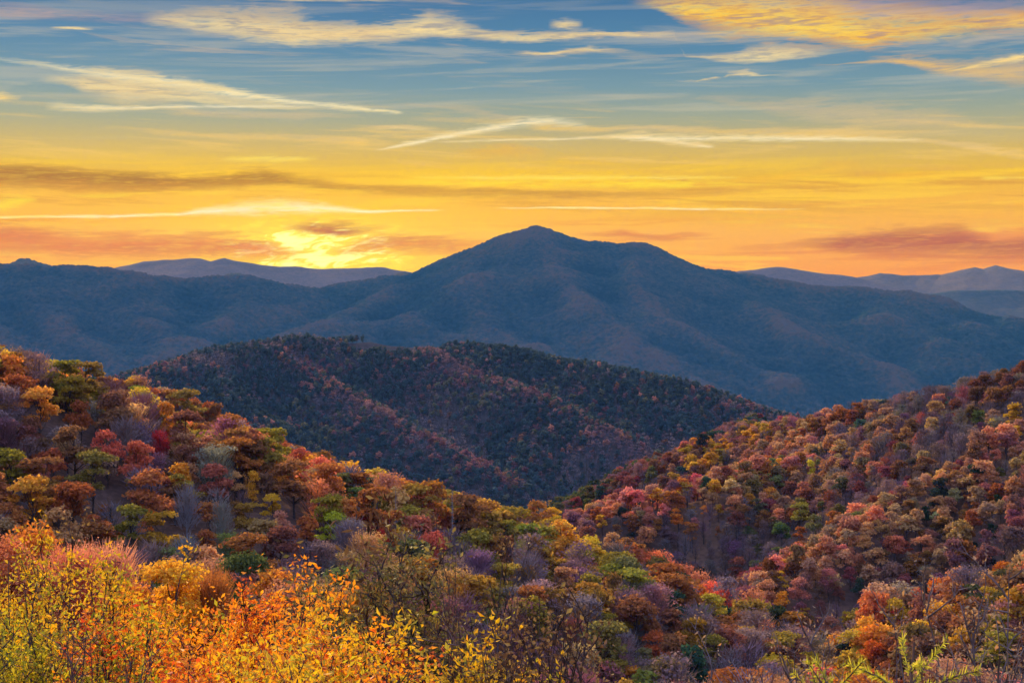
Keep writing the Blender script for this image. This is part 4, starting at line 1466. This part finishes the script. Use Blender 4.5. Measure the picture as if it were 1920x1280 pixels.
def proto(parts, stem, leafm, name='foliage'):
    st, lv = parts
    sm = make_mesh('stems', *(lambda o: (o[0], [o[1]]))(st.out()), [stem], smooth=True)
    lm = make_mesh(name, *(lambda o: (o[0], [o[1]]))(lv.out()), [leafm]) if lv.n else None
    return sm, lm


SHRUB = {
    'gold': [proto(shrub_parts(900 + i, 2.2, .5, 12, 10, 3, 7600, .044, .45, .22), STEM_D, LEAF['gold']) for i in range(3)],
    'lime': [proto(shrub_parts(910 + i, 2.0, .5, 12, 9, 3, 5600, .040, .45, .2), STEM_D, LEAF['lime']) for i in range(2)],
    'ember': [proto(shrub_parts(920 + i, 2.2, .62, 11, 11, 3, 7400, .046, .5, .25), STEM_D, LEAF['ember']) for i in range(3)],
    'flame': [proto(shrub_parts(930 + i, 2.2, .58, 11, 11, 3, 7200, .046, .5, .25), STEM_D, LEAF['flame']) for i in range(2)],
    'yellow': [proto(shrub_parts(940 + i, 1.8, .6, 11, 10, 3, 5600, .050, .45, .2), STEM_R, LEAF['yellow']) for i in range(3)],
    'slender': [proto(shrub_parts(950 + i, 3.4, .3, 4, 15, 4, 4600, .080, .45, .25, .03, .0, .04, .11), STEM_D, LEAF['olive']) for i in range(3)],
    'seedy': [proto(shrub_parts(960 + i, 2.8, .28, 6, 11, 4, 1500, .042, .55, .2, .012, .03, .1, .03), STEM_D, LEAF['dead']) for i in range(3)],
    'bare': [proto(shrub_parts(970 + i, 2.6, .42, 9, 10, 4, 260, .04, .5, .3, .011, .0, .07, .03), STEM_R, LEAF['dead']) for i in range(3)],
    'grey': [proto(shrub_parts(980 + i, 3.0, .55, 7, 12, 4, 1300, .045, .5, .3, .017, .0, .05, .03, .22), STEM_G, LEAF['dry']) for i in range(3)],
    'sapling': [proto(sapling_parts(990 + i), STEM_R, LEAF['needle']) for i in range(2)]}
PODS = proto(shrub_parts(955, 3.4, .3, 3, 13, 4, 420, .13, .3, .35, .022, .16, .04, .05), STEM_D, LEAF['dead'], 'leaves')[1]
GROUPS = {'gold': 'golden shrubs on the near bank', 'lime': 'yellow green shrubs on the near bank', 'ember': 'red and orange shrubs on the near bank', 'flame': 'red and orange shrubs on the near bank',
          'yellow': 'bright yellow leaved shrubs at the bottom edge', 'slender': 'slender young trees on the near bank', 'seedy': 'dark stemmed shrubs with dry seed heads', 'bare': 'leafless shrubs on the near bank',
          'grey': 'grey branched shrubs on the near bank', 'sapling': 'young conifers at the bottom edge'}
KINDS = {'slender': ('young_tree', 'tree'), 'sapling': ('conifer_sapling', 'conifer'), 'seedy': ('seed_shrub', 'shrub'), 'bare': ('bare_shrub', 'shrub'), 'grey': ('bare_shrub', 'shrub')}

# u, v of the top, distance, kind, width factor, label
BUSHES = [
    (-30, 1012, 13, 'gold', 1.1, 'golden yellow shrub cut by the left edge of the picture'),
    (45, 1020, 12, 'gold', 1.0, 'tall gold and green shrub beside the left edge'),
    (110, 1040, 11, 'gold', .9, 'golden shrub standing behind dark upright stems near the left edge'),
    (175, 1075, 12, 'gold', .9, 'golden shrub between the dark stems and the grey leafless shrub'),
    (10, 1110, 9.5, 'lime', 1.1, 'yellow green shrub low at the left edge'),
    (90, 1140, 9, 'lime', 1.0, 'yellow green shrub in front of the golden shrubs, second from the left edge'),
    (165, 1130, 9.5, 'lime', .9, 'yellow green shrub at the foot of the dark upright stems'),
    (60, 1200, 7.5, 'bare', .9, 'brown leafless shrub tangled low in the left corner'),
    (150, 1190, 7.8, 'bare', .9, 'brown leafless shrub below the yellow green shrubs'),
    (118, 1015, 10, 'seedy', .8, 'thin dark upright stems rising through the golden shrubs'),
    (222, 1115, 11, 'bare', .8, 'leafless twiggy shrub between golden and red orange shrubs'),
    (215, 1180, 9, 'flame', .9, 'orange shrub between the grey leafless shrub and the orange thicket'),
    (285, 1165, 10.5, 'flame', .9, 'orange shrub at the left end of the red orange thicket'),
    (335, 1128, 10, 'ember', 1.15, 'deep red shrub in the middle of the orange thicket'),
    (400, 1108, 11, 'ember', 1.0, 'red and orange shrub between the deep red one and the tallest'),
    (450, 1072, 12, 'flame', 1.0, 'tallest orange shrub of the thicket with twigs above its leaves'),
    (515, 1100, 11, 'flame', 1.0, 'orange shrub just right of the tallest of the thicket'),
    (470, 1140, 8.4, 'ember', 1.25, 'rust red shrub with a dark forked stem at the front of the thicket'),
    (565, 1125, 10.5, 'flame', .9, 'orange shrub at the right end of the orange thicket'),
    (385, 1200, 7.5, 'flame', 1.1, 'low orange shrub at the bottom edge below the deep red one'),
    (285, 1205, 7.5, 'ember', 1.1, 'low red shrub at the bottom edge left of the thicket'),
    (575, 1230, 7.8, 'yellow', .8, 'bright yellow shrub at the bottom edge under the orange thicket'),
    (625, 1165, 9, 'yellow', .9, 'bright yellow shrub between orange thicket and slender olive trees'),
    (690, 1180, 8.5, 'yellow', 1.0, 'bright yellow shrub below the slender olive trees'),
    (760, 1200, 8.2, 'yellow', 1.0, 'yellow shrub at the foot of the dark seed stems'),
    (815, 1215, 8.5, 'yellow', .8, 'small yellow shrub at the right end of the yellow row'),
    (640, 1235, 7, 'yellow', .9, 'low yellow shrub cut by the bottom edge'),
    (735, 960, 17, 'slender', 1.0, 'tallest slender olive tree hung with dark dead pods'),
    (650, 1050, 16, 'slender', 1.0, 'short slender olive tree left of the pod hung one'),
    (800, 1075, 16, 'slender', .9, 'slender olive tree right of the pod hung one'),
    (595, 1095, 17, 'slender', .9, 'slender olive tree above the right end of the orange thicket'),
    (868, 1030, 9.5, 'seedy', .9, 'tallest dark stemmed shrub with dry brown seed heads'),
    (925, 1090, 9, 'seedy', 1.0, 'dark stemmed seedy shrub just right of the tallest one'),
    (985, 1070, 10.5, 'seedy', .9, 'dark stemmed seedy shrub at the right end of the clump'),
    (840, 1120, 9, 'seedy', 1.0, 'dark stemmed seedy shrub left of the tallest one'),
    (900, 1170, 7.8, 'seedy', 1.0, 'short dark stemmed seedy shrub at the bottom edge'),
    (985, 1160, 8.5, 'bare', .9, 'leafless brown shrub at the foot of the dark seed stems'),
    (1062, 1205, 9, 'bare', .7, 'small leafless shrub between the seed stems and the pale twiggy one'),
    (1130, 1180, 9.5, 'grey', .8, 'pale twiggy shrub with a few yellow leaves at bottom middle'),
    (1195, 1190, 9.5, 'bare', .9, 'leafless brown shrub right of the pale twiggy one'),
    (1660, 1120, 11, 'grey', .8, 'grey branched shrub left of the tallest one above the bright green conifer'),
    (1725, 1075, 10.5, 'grey', 1.0, 'tallest grey branched shrub with dry pale leaves at lower right'),
    (1800, 1110, 10.5, 'grey', .9, 'grey branched shrub right of the tallest one at lower right'),
    (1925, 1055, 9, 'grey', .9, 'grey branched shrub cut by the right edge of the picture'),
    (1860, 1190, 8.5, 'bare', .8, 'leafless brown shrub low beside the right edge'),
    (1722, 1212, 8.4, 'sapling', 1.0, 'bright yellow green young conifer with arching boughs at bottom right'),
    (1612, 1260, 8.6, 'sapling', .8, 'yellow green conifer tip left of the larger young conifer'),
]
H_OF = {'gold': 2.2, 'lime': 2.0, 'ember': 2.2, 'flame': 2.2, 'yellow': 1.8, 'slender': 3.4, 'seedy': 2.8, 'bare': 2.6, 'grey': 3.0, 'sapling': 1.3}
for i, (u, v, d, kind, wf, lab) in enumerate(BUSHES):
    a, b_ = ray(u, v)
    x, y = a * d, d
    g = float(near_h(np.array([x]), np.array([y]))[0])
    h = b_ * d - g
    nm, cat = KINDS.get(kind, ('leafy_shrub', 'shrub'))
    root = bpy.data.objects.new(nm, None)
    COL.objects.link(root)
    root.location = (x, y, g)
    root.rotation_euler = (0, 0, i * 2.399)
    sz = h / H_OF[kind]
    root.scale = (sz ** .5 * wf, sz ** .5 * wf, sz)
    tag(root, lab, cat, GROUPS[kind])
    sm, lm = SHRUB[kind][i % len(SHRUB[kind])]
    link('stems', sm, root)
    if lm:
        link('foliage', lm, root)
    if kind == 'slender' and 'hung with' in lab:
        tag(link('leaves', PODS, root), 'dark dead leaves hanging in bunches')
# ------------------------------------------------------------------ labels that single out each tree
WORD = {'rust': 'rust brown', 'olive': 'olive gold', 'gold': 'golden', 'coral': 'coral red', 'tan': 'pale tan', 'plum': 'plum purple', 'moss': 'moss green', 'mauve': 'mauve red', 'salmon': 'salmon pink',
        'yellow': 'bright yellow', 'green': 'leafy green', 'brown': 'dark brown'}
FORM = {'round': 'rounded tree', 'tier': 'layered tree', 'tall': 'narrow tree', 'thin': 'thinning tree', 'bare': 'leafless tree', 'snag': 'dead conifer'}
SLOPE = {'A': 'left slope', 'B': 'right hillside', 'C': 'lower spur', 'G': 'near bank'}
CREST = {'A': CA, 'B': CB, 'C': CC}
ORD = ['leftmost'] + 'second third fourth fifth sixth seventh eighth ninth tenth eleventh twelfth thirteenth fourteenth fifteenth sixteenth seventeenth eighteenth nineteenth twentieth'.split()
ORD += ['twenty-' + q for q in 'first second third fourth fifth sixth seventh eighth ninth'.split()] + ['thirtieth'] + ['thirty-' + q for q in 'first second third fourth fifth sixth seventh eighth ninth'.split()]
NUM = ['', 'one', 'two', 'three', 'four', 'five', 'six', 'seven', 'eight', 'nine', 'ten', 'eleven', 'twelve']
for t in SINGLE:
    w = 'large ' if t['px'] > 62 else 'small ' if t['px'] < 46 else ''
    if t['hill'] in CREST:
        cu = np.array([view(*q) for q in CREST[t['hill']]])
        dv = t['v'] - np.interp(t['u'], cu[:, 0], cu[:, 1]) if t['hill'] != 'B' else t['v'] - np.interp(t['u'], cu[:, 0], cu[:, 1])
        pl = ('atop the ' if dv < 22 else 'high on the ' if dv < 90 else 'midway down the ' if dv < 190 else 'low on the ') + SLOPE[t['hill']]
    else:
        pl = 'just behind the shrubs' if t['y'] < 200 else 'in the near hollow'
    t['cw'] = WORD.get(t['c'], t['c'])
    t['cls'] = f"{w}{t['cw']} {FORM[t['k']]} {pl}"
UV = np.array([(t['u'], t['v']) for t in SINGLE])
classes = {}
for i, t in enumerate(SINGLE):
    classes.setdefault(t['cls'], []).append(i)
    d = np.hypot(UV[:, 0] - t['u'], UV[:, 1] - t['v'])
    d[i] = 1e9
    t['near'] = []
    t['pairs'] = []
    for j in np.argsort(d)[:4]:
        du, dv = t['u'] - UV[j, 0], t['v'] - UV[j, 1]
        rel = ('right of' if du > 0 else 'left of') if abs(du) > abs(dv) else ('below' if dv > 0 else 'above')
        art = 'an' if SINGLE[j]['cw'][0] in 'aeiou' else 'a'
        t['near'].append(f"{rel} {art} {SINGLE[j]['cw']} one")
        t['pairs'].append(f"{rel} {SINGLE[j]['cw']}")
    t['pairs'] = [t['pairs'][0] + ', ' + q for q in t['pairs'][1:]]
used_labels = set()
for cls, mem in classes.items():
    mem.sort(key=lambda i: SINGLE[i]['u'])
    for r_, i in enumerate(mem):
        t = SINGLE[i]
        lab = cls
        if len(mem) > 1:
            if len(mem) <= 3:
                lab = cls + ', ' + (['left', 'right'] if len(mem) == 2 else ['leftmost', 'middle', 'rightmost'])[r_] + ' of the ' + NUM[len(mem)]
            else:
                own = [q for q in t['near'] if all(q not in SINGLE[j]['near'] for j in mem if j != i)]
                if not own:
                    own = [q for q in t['pairs'] if all(q not in SINGLE[j]['pairs'] for j in mem if j != i)]
                lab = cls + ', ' + (own[0] if own else (ORD[r_] + (' of its like' if r_ == 0 else ' of its like from left')))
        if len(lab.split()) > 16:
            lab = cls + ', ' + ORD[r_] + ' of its like' + (' from left' if r_ else '')
        assert lab not in used_labels, lab
        used_labels.add(lab)
        cat = 'tree'
        grp = {'bare': 'leafless trees on the slopes', 'snag': 'dead conifers on the left slope'}.get(t['k'], 'evergreen trees on the slopes' if 'green' in t['c'] and t['obj'].name.startswith('ever') else 'autumn trees on the slopes')
        tag(t['obj'], lab, cat, grp)
